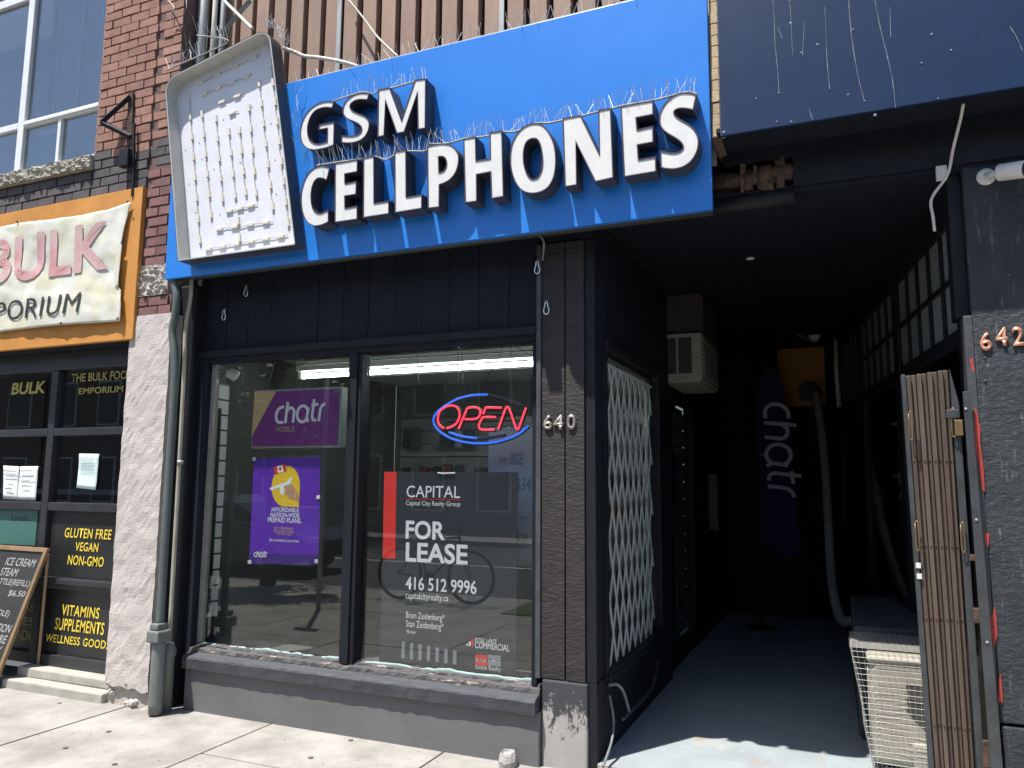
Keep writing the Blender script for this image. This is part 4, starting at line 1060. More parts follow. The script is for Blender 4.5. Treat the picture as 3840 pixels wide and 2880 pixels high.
cable('white cable dangling from navy panel soffit beside black column', [(*(0.61, -0.28, 3.423),), (*(0.606, -0.2, 3.385),), (*(0.573, -0.15, 3.259),), (*(0.547, -0.1, 3.147),), (*(0.471, -0.1, 3.032),), (*(0.472, -0.1, 2.935),), (*(0.475, -0.1, 2.862),)], 0.0075)
tag(MB().box(*(0.503, 3.144)[:1], (0.552, 3.205)[0], -0.06, -0.03, (0.519, 3.141)[1], (0.523, 3.215)[1]).obj('junction_cover', M['white_plastic'], None, 0.004), 'small white junction cover behind the dangling cable', 'cover')
# security camera on the column
cc = thing('security_camera', 'white bullet security camera on round mount above copper 642', 'camera')
cx, cz = (0.727, 3.143)
MB().lathe([(0.043, 0.0), (0.043, -0.012), (0.033, -0.02)], 24, 'Y', (cx, -0.001, cz)).obj('mount_disc', M['white_plastic'], cc, 0.002, True)
MB().tube([(cx, -0.018, cz), (cx + 0.02, -0.05, cz - 0.008), (cx + 0.035, -0.075, cz - 0.012)], 0.014, 10).obj('swivel_arm', M['white_plastic'], cc, 0, True)
cb = MB().tube([(0, 0, 0), (0, -0.006, 0), (0, -0.115, 0), (0, -0.12, 0)], [0.034, 0.041, 0.042, 0.039], 20).obj('camera_body', M['white_plastic'], cc, 0, False)
cb.location = (cx + 0.040, -0.075, cz - 0.012); cb.rotation_euler = (math.radians(10), 0, math.radians(58))
ln = MB().lathe([(0.032, -0.1205), (0.032, -0.123), (0.012, -0.1235)], 18, 'Y').obj('lens', M['dark_plastic'], cb)
# house numbers
def digits(s, boxes, y, m_, label, group, depth):
    for ch, (x0, x1, z0, z1), lb in zip(s, boxes, label):
        o = text(ch, M[m_], None, x0, x1, z0, z1, y, bold=0.02, name='house_number', depth=depth)
        tag(o, lb, 'number', group)
digits('640', [(-1.638, -1.585, 1.910, 1.997), (-1.577, -1.513, 1.909, 1.997), (-1.490, -1.437, 1.908, 1.999)], -0.048, 'grey_digit',
       ['worn grey metal figure six on black post', 'worn grey metal figure four on black post', 'worn grey metal figure zero on black post'], 'house number on black post', 0.013)
digits('642', [(0.651, 0.700, 2.258, 2.350), (0.717, 0.768, 2.277, 2.369), (0.788, 0.836, 2.274, 2.368)], -0.012, 'copper_digit',
       ['copper coloured figure six on scuffed column', 'copper coloured figure four on scuffed column', 'copper coloured figure two on scuffed column'], 'house number on scuffed column', 0.010)
# screw heads on the column
for p in [(0.676, 2.629), (0.794, 2.631), (0.668, 2.225), (0.662, 2.11)] + [(0.79, 2.813), (0.678, 2.81), (0.794, 2.628), (0.68, 2.628)]:
    MB().lathe([(0.006, 0), (0.005, -0.003), (0.0, -0.004)], 8, 'Y', (p[0], -0.002, p[1])).obj('screw_head', M['brown_wood'], colm)

# ------------------------------------------------------------------ spring hooks hanging under the sign
def hook(p, label, y, h=0.078):
    t = thing('spring_hook', label, 'hook', 'spring hooks under the sign', (p[0], y, p[1]))
    k = h / 0.078
    ring = [(0.0065 * k, 0, 0), (0.009 * k, 0, -0.02 * k), (0.015 * k, 0, -0.045 * k), (0.017 * k, 0, -0.058 * k), (0.012 * k, 0, -0.072 * k), (0, 0, -0.078 * k), (-0.012 * k, 0, -0.072 * k), (-0.017 * k, 0, -0.058 * k), (-0.015 * k, 0, -0.045 * k), (-0.009 * k, 0, -0.02 * k), (-0.0065 * k, 0, 0)]
    tube('hook_loop', M['chrome'], t, spline(ring, 3), 0.0045, 8)
    tube('hook_pin', M['galv'], t, [(0.0, 0.02, 0.006), (0, 0, 0.004)], 0.006, 6)
HK = [(-4.205, 2.859), (-4.005, 3.024), (-1.673, 2.947), (-1.618, 2.691)]
for p, lb, y in zip(HK, ('steel spring hook lowest on black fascia at left', 'steel spring hook high on black fascia right of the lowest one', 'steel spring hook just under blue sign at post', 'steel spring hook on black post above the 640'), (-0.02, -0.02, -0.07, -0.055)):
    hook(p, lb, y)
cable('short grey strap hanging from blue sign at the post', [(*(-1.611, -0.2, 3.067),), (*(-1.618, -0.1, 3.047),), (*(-1.646, -0.05, 2.952),)], 0.007, 'grey_pipe', 'strap', 'strap')

# ------------------------------------------------------------------ logo strokes: five round letters, unit width
LOGO = [[[(0.17, 0.259), (0.089, 0.246), (0.032, 0.188), (0.014, 0.107), (0.036, 0.036), (0.086, 0.007), (0.164, 0.007)]], [[(0.245, 0.336), (0.227, 0.161), (0.211, -0.009)], [(0.221, 0.17), (0.282, 0.236), (0.343, 0.232), (0.382, 0.179), (0.375, 0.089), (0.366, -0.004)]], [[(0.661, 0.188), (0.616, 0.246), (0.554, 0.264), (0.491, 0.241), (0.45, 0.17), (0.45, 0.089), (0.491, 0.027), (0.554, 0.004), (0.616, 0.027), (0.654, 0.089)], [(0.671, 0.232), (0.654, 0.143), (0.646, 0.062), (0.675, 0.007)]], [[(0.779, 0.366), (0.761, 0.196), (0.75, 0.098), (0.771, 0.036), (0.83, 0.021)], [(0.729, 0.268), (0.789, 0.273), (0.861, 0.282)]], [[(0.889, 0.011), (0.896, 0.107), (0.911, 0.205), (0.946, 0.261), (1.0, 0.286)]]]
def logo(m_, parent, put, wd, y0, y1, name='logo_letter'):
    """put(u, v) -> (x, z)"""
    out = []
    for strokes in LOGO:
        mb = MB()
        k = 0
        for s in strokes:
            pts = [put(u, v) for u, v in s]
            p3 = spline([(p[0], 0, p[1]) for p in pts], 4)
            mb.ribbon([(p[0], p[2]) for p in p3], wd, y0 - 0.0003 * k, y1)
            k += 1
        out.append(mb.obj(name, m_, parent))
    return out

# ------------------------------------------------------------------ things in the display window
cs = thing('lit_box_sign', 'purple and gold chatr mobile box sign hanging in left window pane', 'sign')
box('sign_case', M['galv'], cs, -4.01, -3.225, 0.124, 0.20, 1.828, 2.258, 0.006)
box('sign_face', M['purple'], cs, -3.995, -3.242, 0.118, 0.1235, 1.843, 2.243)
MB().prism([[(-3.996, 2.249), (-3.796, 2.245), (-3.998, 1.927), (-4.005, 1.921)]], 0.1155, 0.1175).obj('gold_corner', M['gold'], cs)
LX = (-3.792, -3.354, 2.011, 2.004)
lw = LX[1] - LX[0]
logo(M['white_print'], cs, lambda u, v: (LX[0] + lw * u, LX[2] + lw * v * 1.02), 0.0215, 0.1135, 0.117)
text('MOBILE', M['tan_print'], cs, *(-3.78, -3.614, 1.944, 1.984), 0.116, bold=0.005)
for p in [(-3.917, 2.264), (-3.606, 2.255)]:
    tube('hanging_wire', M['galv'], cs, [(p[0], 0.15, p[1] - 0.01), (p[0] + 0.08, 0.2, 2.66)], 0.0015, 5)

po = thing('violet_poster', 'violet prepaid plans poster taped low in left window pane', 'poster')
PYy = 0.078
MB().prism([[(-3.938, 1.753), (-3.351, 1.76), (-3.338, 1.362), (-3.335, 1.022), (-3.636, 1.015), (-3.936, 1.0)]], PYy, PYy + 0.002).obj('sheet', M['poster'], po)
MB().prism([[(-3.937, 1.072), (-3.335, 1.095), (-3.335, 1.025), (-3.935, 1.003)]], PYy - 0.001, PYy - 0.0004).obj('lower_band', M['poster_dark'], po)
def circ(u, v, r, n=28): return [(u + r * math.cos(2 * math.pi * k / n), v + r * math.sin(2 * math.pi * k / n)) for k in range(n)]
yc = (-3.639, 1.556)
ring = [(yc[0] + 0.125 * math.cos(t), yc[1] + 0.145 * math.sin(t)) for t in [2 * math.pi * k / 36 for k in range(36)] if not (-1.25 < (t if t < math.pi else t - 2 * math.pi) < -0.15)]
cr = [(yc[0] + 0.122, yc[1] - 0.145)]
rr = sorted(ring, key=lambda p: 0)
MB().prism([[(yc[0] + 0.125 * math.cos(t), yc[1] + 0.145 * math.sin(t)) for t in [math.radians(a) for a in range(0, 290, 10)]] + cr], PYy - 0.0015, PYy - 0.0005).obj('yellow_disc', M['yellow_print'], po)
MB().prism([[(-3.756, 1.689), (-3.648, 1.712), (-3.636, 1.665), (-3.74, 1.64)]], PYy - 0.003, PYy - 0.002).obj('flag_white', M['white_print'], po)
for q in [[(-3.756, 1.689), (-3.725, 1.697), (-3.711, 1.645), (-3.74, 1.64)], [(-3.675, 1.707), (-3.648, 1.712), (-3.636, 1.665), (-3.661, 1.659)], [(-3.704, 1.683), (-3.696, 1.695), (-3.686, 1.686), (-3.68, 1.675), (-3.694, 1.666), (-3.707, 1.672)]]:
    MB().prism([q], PYy - 0.004, PYy - 0.0032).obj('flag_mark', M['flag_red'], po)
MB().prism([[(-3.784, 1.54), (-3.703, 1.567), (-3.632, 1.585), (-3.597, 1.621), (-3.588, 1.607), (-3.595, 1.571), (-3.648, 1.559), (-3.653, 1.491), (-3.681, 1.498), (-3.693, 1.548), (-3.765, 1.523)]], PYy - 0.0026, PYy - 0.0018).obj('plane_print', M['white_print'], po)
MB().prism([[(-3.657, 1.549), (-3.595, 1.571), (-3.557, 1.543), (-3.518, 1.479), (-3.511, 1.446), (-3.553, 1.464), (-3.607, 1.473), (-3.645, 1.506), (-3.632, 1.527)]], PYy - 0.0034, PYy - 0.0028).obj('hand_print', M['hand_print'], po)
for s, b, m_ in (('AFFORDABLE', (-3.76, -3.516, 1.375, 1.406), 'white_print'), ('NATION-WIDE', (-3.763, -3.509, 1.338, 1.369), 'white_print'), ('PREPAID PLANS.', (-3.785, -3.49, 1.3, 1.335), 'white_print'),
                 ('No commitment.', (-3.721, -3.554, 1.253, 1.275), 'tan_print'), ('No credit checks.', (-3.724, -3.545, 1.23, 1.254), 'tan_print'), ('No overages.', (-3.697, -3.567, 1.209, 1.231), 'tan_print'),
                 ('Stay connected on your terms.', (-3.765, -3.501, 1.161, 1.189), 'white_print')):
    text(s, M[m_], po, *b, PYy - 0.001, bold=0.009 if s.isupper() else 0.003)
PX = (-3.893, -3.774, 1.054, 1.059)
logo(M['white_print'], po, lambda u, v: (PX[0] + (PX[1] - PX[0]) * u, PX[2] + (PX[1] - PX[0]) * v), 0.006, PYy - 0.0025, PYy - 0.0012)
for p in [(-3.928, 1.015), (-3.348, 1.049), (-3.933, 1.749), (-3.352, 1.485)]:
    MB().box(p[0] - 0.014, p[0] + 0.014, PYy - 0.006, PYy - 0.0045, p[1] - 0.012, p[1] + 0.012, 0.003).obj('tape', M['white_plastic'], po)

nl = (-2.785, -1.864, 0.38, 1.66)
ls = thing('lease_sign', 'charcoal FOR LEASE sign with red stripe in right window pane', 'sign')
LSY = 0.076
box('sheet', M['sign_dark'], ls, -2.822, -1.855, LSY, LSY + 0.006, 0.435, 1.659)
MB().prism([[(-2.823, 1.659), (-2.727, 1.659), (-2.72, 1.092), (-2.815, 1.092)]], LSY - 0.002, LSY - 0.0005).obj('red_stripe', M['lease_red'], ls)
for s, b, bo in (('CAPITAL', (-2.646, -2.252, 1.493, 1.569), 0.0), ('Capital City Realty Group', (-2.649, -2.25, 1.432, 1.471), 0.0), ('FOR', (-2.646, -2.355, 1.224, 1.343), 0.025), ('LEASE', (-2.642, -2.192, 1.079, 1.204), 0.025),
                 ('416 512 9996', (-2.637, -2.127, 0.902, 0.985), 0.014), ('capitalcityrealty.ca', (-2.635, -2.322, 0.833, 0.888), 0.0), ('Bram Zeidenberg*', (-2.628, -2.349, 0.712, 0.766), 0.0),
                 ('Stan Zeidenberg*', (-2.626, -2.355, 0.656, 0.713), 0.0), ('*Broker', (-2.626, -2.551, 0.629, 0.652), 0.0), ('ROYAL LePAGE', (-2.132, -1.986, 0.614, 0.644), 0.0), ('COMMERCIAL', (-2.132, -1.901, 0.58, 0.619), 0.01),
                 ('Estate Realty', (-2.126, -1.957, 0.449, 0.485), 0.0)):
    text(s, M['white_print'], ls, *b, LSY - 0.001, bold=bo)
b = (-2.65, -2.25, 1.48, 1.491)
box('red_rule', M['lease_red'], ls, b[0], b[1], LSY - 0.0015, LSY - 0.0004, b[2], b[2] + 0.004)
for q, m_ in (((-2.191, -2.179, 0.59, 0.601), 'white_print'), ((-2.174, -2.162, 0.589, 0.617), 'white_print'), ((-2.157, -2.143, 0.588, 0.634), 'lease_red'), ((-2.13, -2.046, 0.517, 0.543), 'lease_red'), ((-2.043, -1.957, 0.525, 0.549), 'grey_print'), ((-2.129, -2.046, 0.479, 0.503), 'lease_red'), ((-2.043, -1.957, 0.486, 0.509), 'grey_print')):
    box('logo_block', M[m_], ls, *q[:2], LSY - 0.0016, LSY - 0.0004, *q[2:])
q = (-2.125, -1.96, 0.498, 0.529)
text('ROYAL LePAGE', M['white_print'], ls, *q, LSY - 0.001, bold=0.01)
for k in range(7):
    x = -2.655 + 0.062 * k
    box('skyline_bar', M['grey_print'], ls, x, x + 0.024, LSY - 0.0015, LSY - 0.0004, 0.47, 0.575 - 0.004 * k)
q = (-2.351, 1.652)
MB().tube([(q[0] - 0.06, 0.068, q[1]), (q[0] - 0.02, 0.068, q[1] - 0.003), (q[0] + 0.065, 0.068, q[1])], 0.006, 6).obj('adhesive_smear', M['white_plastic'], ls)

op = thing('open_neon_sign', 'red OPEN neon sign inside blue oval in right window pane', 'neon sign')
NY = 0.15
def neon(pts, m_, nm):
    p3 = spline([(x, NY, z) for x, z in pts], 5)
    tube(nm, M[m_], op, p3, 0.0068, 8)
    tube('tube_backing', M['dark_plastic'], op, [(p[0], p[1] + 0.018, p[2] - 0.004) for p in p3], 0.011, 6)
for q in [[(-2.42, 1.947), (-2.453, 1.973), (-2.465, 2.009), (-2.455, 2.054), (-2.42, 2.085), (-2.369, 2.098), (-2.326, 2.086), (-2.304, 2.05), (-2.307, 2.012), (-2.331, 1.974), (-2.366, 1.956), (-2.399, 1.947)], [(-2.309, 1.942), (-2.278, 2.011), (-2.248, 2.077)], [(-2.242, 2.08), (-2.181, 2.08), (-2.153, 2.058), (-2.157, 2.027), (-2.187, 2.005), (-2.264, 2.005)], [(-2.002, 2.072), (-2.105, 2.077), (-2.118, 2.067), (-2.132, 2.035)], [(-2.042, 2.012), (-2.125, 2.015), (-2.145, 1.998), (-2.161, 1.964), (-2.156, 1.942), (-2.13, 1.933), (-2.051, 1.932)], [(-2.024, 1.933), (-1.975, 2.062), (-1.959, 2.074), (-1.944, 2.055), (-1.9, 1.943), (-1.889, 1.932), (-1.877, 1.946), (-1.832, 2.067)]]:
    neon(q, 'neon_red', 'letter_tube')
neon([(-2.102, 2.161), (-2.214, 2.161), (-2.32, 2.14), (-2.413, 2.098), (-2.474, 2.055), (-2.498, 2.01), (-2.486, 1.965), (-2.438, 1.919), (-2.351, 1.876), (-2.244, 1.852), (-2.14, 1.845), (-2.037, 1.853), (-1.936, 1.879), (-1.87, 1.909), (-1.817, 1.95)], 'neon_blue', 'oval_tube')
neon([(-2.095, 2.16), (-2.006, 2.141), (-1.938, 2.117), (-1.871, 2.087)], 'neon_off', 'oval_tube')
neon([(-2.38, 1.921), (-2.315, 1.901), (-2.245, 1.887), (-2.175, 1.88)], 'neon_blue', 'oval_tube')
neon([(-2.166, 1.879), (-2.071, 1.887), (-1.977, 1.901)], 'neon_off', 'oval_tube')
bxs = (-2.405, -1.879, 1.939, 2.077)
for z in (bxs[2] + 0.05, bxs[3] - 0.05):
    box('mount_bar', M['dark_plastic'], op, bxs[0], bxs[1], 0.185, 0.192, z - 0.006, z + 0.006)
for u in (720, 1150, 1185, 1625, 1705):
    pass
def wire(label, pts): tag(tube('hanging_wire', M['dark_plastic'], None, spline(pts, 5), 0.0026, 5), label, 'wire', 'thin wires hanging above the neon sign')
wire('thin dark wire with small plug left of the neon sign', [(-2.74, 0.3, 2.516), (-2.716, 0.3, 2.435), (-2.716, 0.3, 2.36), (-2.694, 0.3, 2.256)])
wire('left of the close pair of wires above neon sign', [(-2.38, 0.25, 2.509), (-2.367, 0.24, 2.401), (-2.337, 0.2, 2.243), (-2.271, 0.18, 2.135)])
wire('right of the close pair of wires above neon sign', [(-2.355, 0.25, 2.508), (-2.334, 0.24, 2.399), (-2.304, 0.2, 2.241), (-2.257, 0.18, 2.134)])
wire('kinked wire slanting down above the neon letter N', [(-2.033, 0.25, 2.507), (-2.061, 0.25, 2.431), (-2.102, 0.25, 2.371), (-2.178, 0.25, 2.245)])
wire('straight upright wire above end of neon sign', [(-1.981, 0.25, 2.507), (-1.984, 0.25, 2.414), (-1.991, 0.25, 2.247)])
wire('wire drooping to right jamb above neon sign', [(-1.961, 0.22, 2.501), (-1.903, 0.22, 2.459), (-1.848, 0.22, 2.424), (-1.801, 0.22, 2.405)])
tag(tube('ceiling_cable', M['dark_plastic'], None, [(-4.2, 0.75, 2.545), (-3.0, 0.75, 2.55), (-1.5, 0.75, 2.54)], 0.005, 6), 'dark cable stretched under shop ceiling in front of lamp', 'cable')

fx = thing('fluorescent_lamp', 'long fluorescent tube lamp under the shop ceiling', 'lamp')
box('lamp_body', M['white_frame'], fx, -4.32, -1.55, 0.97, 1.09, 2.535, 2.62, 0.004)
tube('lamp_tube', M['tube_lamp'], fx, [(-4.28, 1.03, 2.495), (-1.6, 1.03, 2.495)], 0.019, 12)
box('lamp_end', M['white_plastic'], fx, -4.32, -4.285, 1.0, 1.06, 2.47, 2.534, 0.003)
box('lamp_hanger', M['white_plastic'], fx, -4.30, -4.27, 1.0, 1.03, 2.621, 2.66)
tag(box('ceiling_beam', M['brown_wood'], None, -4.58, -1.47, 1.75, 1.85, 2.61, 2.659), 'brown timber strip across shop ceiling behind lamp', 'beam')

lp = thing('spot_lamp', 'white round based spot lamp inside top left window corner', 'lamp')
a = (-4.414, 0.2, 2.448)
MB().lathe([(0.026, 0.0), (0.026, -0.012), (0.018, -0.02)], 20, 'Y', a).obj('lamp_base', M['white_plastic'], lp, 0, True)
bpt = (-4.254, 0.16, 2.399)
MB().tube([(a[0], a[1] - 0.02, a[2]), ((a[0] + bpt[0]) / 2, 0.165, (a[2] + bpt[2]) / 2 + 0.004), bpt], 0.011, 8).obj('lamp_arm', M['white_plastic'], lp, 0, True)
hd = MB().box(-0.04, 0.04, -0.045, 0.03, -0.03, 0.03).obj('lamp_head', M['white_plastic'], lp, 0.01)
hd.location = bpt; hd.rotation_euler = (0.5, 0.5, 0.5)

sw = thing('slat_panel', 'narrow white slat display panel just inside left window jamb', 'panel')
box('panel_backing', M['dark_plastic'], sw, -4.41, -4.385, 0.085, 0.26, 0.6, 2.33)
for k in range(15):
    z = 2.215 - 0.1165 * k
    box('slat', M['slat_white'], sw, -4.384, -4.372, 0.088, 0.255, z, z + 0.102, 0.002)
box('shelf_rail', M['dark_plastic'], sw, -4.371, -4.352, 0.135, 0.165, 0.62, 2.14)

wbd = thing('whiteboard', 'pale blue whiteboard with faint handwriting behind right window pane', 'board')
box('board', M['whiteboard'], wbd, -2.185, -1.75, 0.35, 0.362, 1.09, 1.958, 0.003)
for s, b, m_ in (('Get', (-2.106, -2.047, 1.722, 1.773), 'marker_red'), ('80GB', (-2.032, -1.929, 1.709, 1.788), 'marker'), ('$34', (-1.982, -1.876, 1.531, 1.625), 'marker'), ('/ mo tax', (-1.973, -1.886, 1.359, 1.387), 'marker_red'), ('AT THIS', (-1.972, -1.893, 1.234, 1.263), 'marker_red'), ('STORE', (-1.972, -1.9, 1.205, 1.23), 'marker_red')):
    text(s, M[m_], wbd, *b, 0.347, shear=0.2)

ds = thing('display_wall', 'pale slatted display wall at back of the dim shop', 'display')
for k in range(11):
    z = 0.75 + 0.14 * k
    box('slat', M['merch_c'], ds, -4.5, -1.5, 3.02, 3.045, z, z + 0.125, 0.002)
for r_, (z, h) in enumerate(((1.95, 0.22), (1.58, 0.2), (1.22, 0.2))):
    x = -4.4
    while x < -1.6:
        wd = RND.uniform(0.075, 0.12)
        if RND.random() < 0.86:
            m_ = RND.choice(('merch_a', 'merch_a', 'merch_c') if r_ == 0 else ('merch_b', 'merch_b', 'merch_a', 'merch_c'))
            o = MB().box(x, x + wd, 2.90, 2.93, z, z + h * RND.uniform(0.8, 1.05)).obj('blister_pack', M[m_], None, 0.004)
            box('pack_hook', M['galv'], o, x + wd / 2 - 0.003, x + wd / 2 + 0.003, 2.931, 3.019, z + h * 0.75, z + h * 0.75 + 0.006)
            tag(o, 'small blister pack hanging in the %s row of the dim display wall' % ('top', 'middle', 'lowest')[r_], 'pack', 'packs in the %s row of the display wall' % ('top', 'middle', 'lowest')[r_])
        x += wd + RND.uniform(0.02, 0.05)

# ------------------------------------------------------------------ entrance: grille, door things, air conditioner
gr = thing('folding_grille', 'grey green folding lattice grille over the side window', 'grille')
gx = -1.345
for k in range(14):
    for sg in (-1, 1):
        y_ = 0.30 + 0.155 * k
        a, b = (y_ - 0.7475, 0.50), (y_, 2.33)
        if sg < 0: a, b = (y_, 0.50), (y_ - 0.7475, 2.33)
        lo_, hi_ = 0.17, 1.50
        def clip(p, q):
            pts = []
            for t in (0.0, 1.0):
                pts.append((p[0] + (q[0] - p[0]) * t, p[1] + (q[1] - p[1]) * t))
            t0, t1 = 0.0, 1.0
            d = q[0] - p[0]
            ta, tb = (lo_ - p[0]) / d, (hi_ - p[0]) / d
            t0, t1 = max(t0, min(ta, tb)), min(t1, max(ta, tb))
            if t1 - t0 < 0.06: return None
            f = lambda t: (p[0] + d * t, p[1] + (q[1] - p[1]) * t)
            return f(t0), f(t1)
        c = clip(a, b)
        if c:
            x_ = gx if sg > 0 else gx + 0.006
            (y0, z0), (y1, z1) = c
            MB().hexa([(x_, y0 - 0.015, z0), (x_, y0 + 0.015, z0), (x_, y1 + 0.015, z1), (x_, y1 - 0.015, z1)],
                      [(x_ + 0.004, y0 - 0.015, z0), (x_ + 0.004, y0 + 0.015, z0), (x_ + 0.004, y1 + 0.015, z1), (x_ + 0.004, y1 - 0.015, z1)]).obj('lattice_bar', M['grille'], gr)
box('top_rail', M['grille'], gr, gx - 0.005, gx + 0.012, 0.20, 1.52, 2.331, 2.345)

ac = thing('air_conditioner', 'old off white window air conditioner jutting out above shop door', 'air conditioner')
MB().box(-1.354, -1.04, 2.10, 3.0, 2.46, 2.86).obj('ac_case', M['ac_body'], ac, 0.012)
for x0, x1 in ((-1.335, -1.255), (-1.235, -1.125)):
    box('vent', M['ac_dark'], ac, x0, x1, 2.094, 2.0995, 2.515, 2.82)
for k in range(9):
    box('louvre', M['ac_body'], ac, -1.0395, -1.030, 2.16, 2.94, 2.50 + 0.036 * k, 2.522 + 0.036 * k)
box('ac_tray', M['ac_body'], ac, -1.354, -1.06, 2.12, 2.98, 2.44, 2.459)
du = MB().prism([rounded([(-1.345, 2.861), (-1.345, 3.2), (-1.03, 3.2), (-1.03, 2.861)], [0.0, 0.05, 0.05, 0.0])], 2.14, 2.95).obj('plywood_duct', M['duct'])
tag(du, 'dark plywood box boxed in above air conditioner', 'box')
# posters seen through the shop door
dpz = thing('door_poster', 'purple chatr poster behind glass of the shop door', 'poster')
box('sheet', M['poster'], dpz, -1.40, -1.397, 2.24, 2.75, 1.45, 1.85)
box('lower_print', M['tan_print'], dpz, -1.40, -1.3975, 2.24, 2.75, 1.15, 1.42)
box('door_backing', M['black_wood'], shop, -1.448, -1.436, 2.21, 3.29, 0.23, 2.31)
shl = thing('door_slat_display', 'white slat display rows beyond shop door glass', 'display')
for k in range(12):
    box('slat', M['slat_white'], shl, -1.43, -1.42, 2.78, 3.25, 0.30 + 0.165 * k, 0.45 + 0.165 * k)

# purple feather flag
ff = thing('feather_flag', 'dark purple chatr feather flag standing deep in the entrance', 'flag')
FY = 4.55
o_ = [(-0.84, 1.0), (-0.86, 1.8), (-0.86, 2.4), (-0.82, 2.75), (-0.72, 2.9), (-0.62, 2.80), (-0.55, 2.55), (-0.50, 2.1), (-0.47, 1.5), (-0.46, 0.85), (-0.60, 0.80)]
MB().prism([o_], FY, FY + 0.004).obj('flag_cloth', M['flag_cloth'], ff)
tube('flag_pole', M['dark_plastic'], ff, spline([(-0.87, FY, 0.06), (-0.875, FY, 2.3), (-0.84, FY, 2.8), (-0.72, FY, 2.93), (-0.61, FY, 2.82)], 6), 0.010, 8)
MB().lathe([(0.16, 0.0), (0.16, 0.02), (0.03, 0.05)], 16, 'Z', (-0.87, FY, 0.06)).obj('flag_base', M['dark_plastic'], ff)
f0, f1 = (-0.579, 2.485), (-0.615, 1.458)
hh = f0[1] - f1[1]
logo(M['flag_print'], ff, lambda u, v: (-0.72 + (v - 0.05) * hh * 0.95, f0[1] - u * hh), 0.04, FY - 0.006, FY - 0.001)
text('MOBILE', M['tan_print'], ff, -0.83, -0.74, 1.9, 1.93, FY - 0.002)
# amber panel, insulated pipe, small fittings
am = thing('amber_sign_panel', 'dim amber square sign at the far end of the entrance', 'sign')
MB().box(-0.66, -0.14, 5.20, 5.23, 2.50, 3.19).obj('panel', M['amber_panel'], am, 0.004)
MB().prism([[(-0.42, 2.56), (-0.44, 2.72), (-0.36, 2.80), (-0.26, 2.78), (-0.18, 2.66), (-0.20, 2.56)]], 5.18, 5.199).obj('black_patch', M['dark_plastic'], am)
ip = thing('insulated_pipe', 'pale insulated pipe winding down right side of dark entrance', 'pipe')
tube('pipe_run', M['ac_body'], ip, spline([(-0.244, 4.9, 2.628), (-0.2, 4.7, 2.254), (-0.172, 4.5, 1.853), (-0.157, 4.2, 1.354), (-0.149, 3.9, 0.897), (-0.124, 3.5, 0.604), (-0.054, 3.0, 0.444), (0.12, 2.45, 0.55), (0.2, 2.2, 0.5)], 6), 0.042, 12)
cable('thin grey flexible hose crossing under entrance ceiling', [(-0.653, 4.3, 3.514), (-0.558, 4.3, 3.364), (-0.469, 4.3, 3.286), (-0.334, 4.4, 3.182), (-0.212, 4.6, 3.152)], 0.026, 'grey_pipe', 'hose', 'hose')
a = (-0.218, 4.5, 3.199)
tag(MB().lathe([(0.06, 0.0), (0.06, -0.05), (0.045, -0.06)], 18, 'Y', a).obj('round_vent', M['white_plastic'], None, 0, True), 'small white round vent cap under entrance ceiling', 'vent')
a = (-0.542, 1.22)
dl = tag(MB().lathe([(0.03, 0.0), (0.03, -0.006), (0.022, -0.011), (0.0, -0.012)], 20, 'Z', (a[0], a[1], 3.199)).obj('ceiling_downlight', M['white_plastic'], None, 0, True), 'small pale round downlight on entrance ceiling', 'downlight')
tag(tube('white_conduit', M['white_cable'], None, [(-0.009, 4.4, 3.132), (-0.016, 4.4, 2.815), (-0.006, 4.4, 2.404)], 0.022, 8), 'thin pale conduit on entrance wall beside amber sign', 'conduit')
tag(box('electric_box', M['steel_bar'], None, -1.344, -1.25, 4.2, 4.5, 1.1, 1.7, 0.006), 'dim grey electric box on left wall deep in entrance', 'box')
# cables lying at the foot of the side wall
cable('grey cable looping out of the side wall near post foot', [(-1.29, 0.116, 0.44), (-1.27, 0.198, 0.429), (-1.25, 0.251, 0.389), (-1.25, 0.336, 0.308), (-1.25, 0.4, 0.22)], 0.010, 'grey_pipe')
cable('long grey cable hanging down post return to the floor', [(-1.3, 0.149, 0.375), (-1.28, 0.137, 0.3), (-1.27, 0.129, 0.224), (-1.26, 0.041, 0.146), (-1.26, -0.122, 0.074)], 0.008, 'grey_pipe')
cable('dark cable sagging along low side wall under the grille', [(-1.28, 1.325, 0.327), (-1.26, 1.169, 0.27), (-1.25, 0.961, 0.217), (-1.25, 0.566, 0.217), (-1.25, 0.245, 0.222)], 0.011, 'steel_bar')

# ------------------------------------------------------------------ condenser in a wire cage
cd = thing('condenser_unit', 'cream outdoor condenser unit with rounded corners inside wire cage', 'condenser')
MB().box(0.085, 0.66, 0.47, 0.84, 0.085, 0.655).obj('case', M['condenser'], cd, 0.045, False, 4)
MB().box(0.075, 0.67, 0.46, 0.85, 0.625, 0.668).obj('lid', M['condenser'], cd, 0.03, False, 3)
for z in (0.50, 0.43):
    MB().box(0.265, 0.45, 0.455, 0.4695, z, z + 0.032).obj('hand_recess', M['ac_dark'], cd, 0.006)
MB().prism([[(0.26, 0.40), (0.30, 0.355), (0.36, 0.30), (0.52, 0.30), (0.52, 0.40)]], 0.462, 0.4695).obj('service_recess', M['ac_dark'], cd)
MB().box(0.28, 0.52, 0.415, 0.4705, 0.09, 0.24).obj('valve_cover', M['condenser'], cd, 0.02)
for k in range(9):
    z = 0.14 + 0.05 * k
    box('side_louvre', M['condenser'], cd, 0.080, 0.0845, 0.53, 0.79, z, z + 0.03)
MB().tube([(0.38, 0.455, 0.36), (0.43, 0.44, 0.30), (0.44, 0.43, 0.25)], 0.012, 8).obj('refrigerant_pipe', M['white_cable'], cd, 0, True)
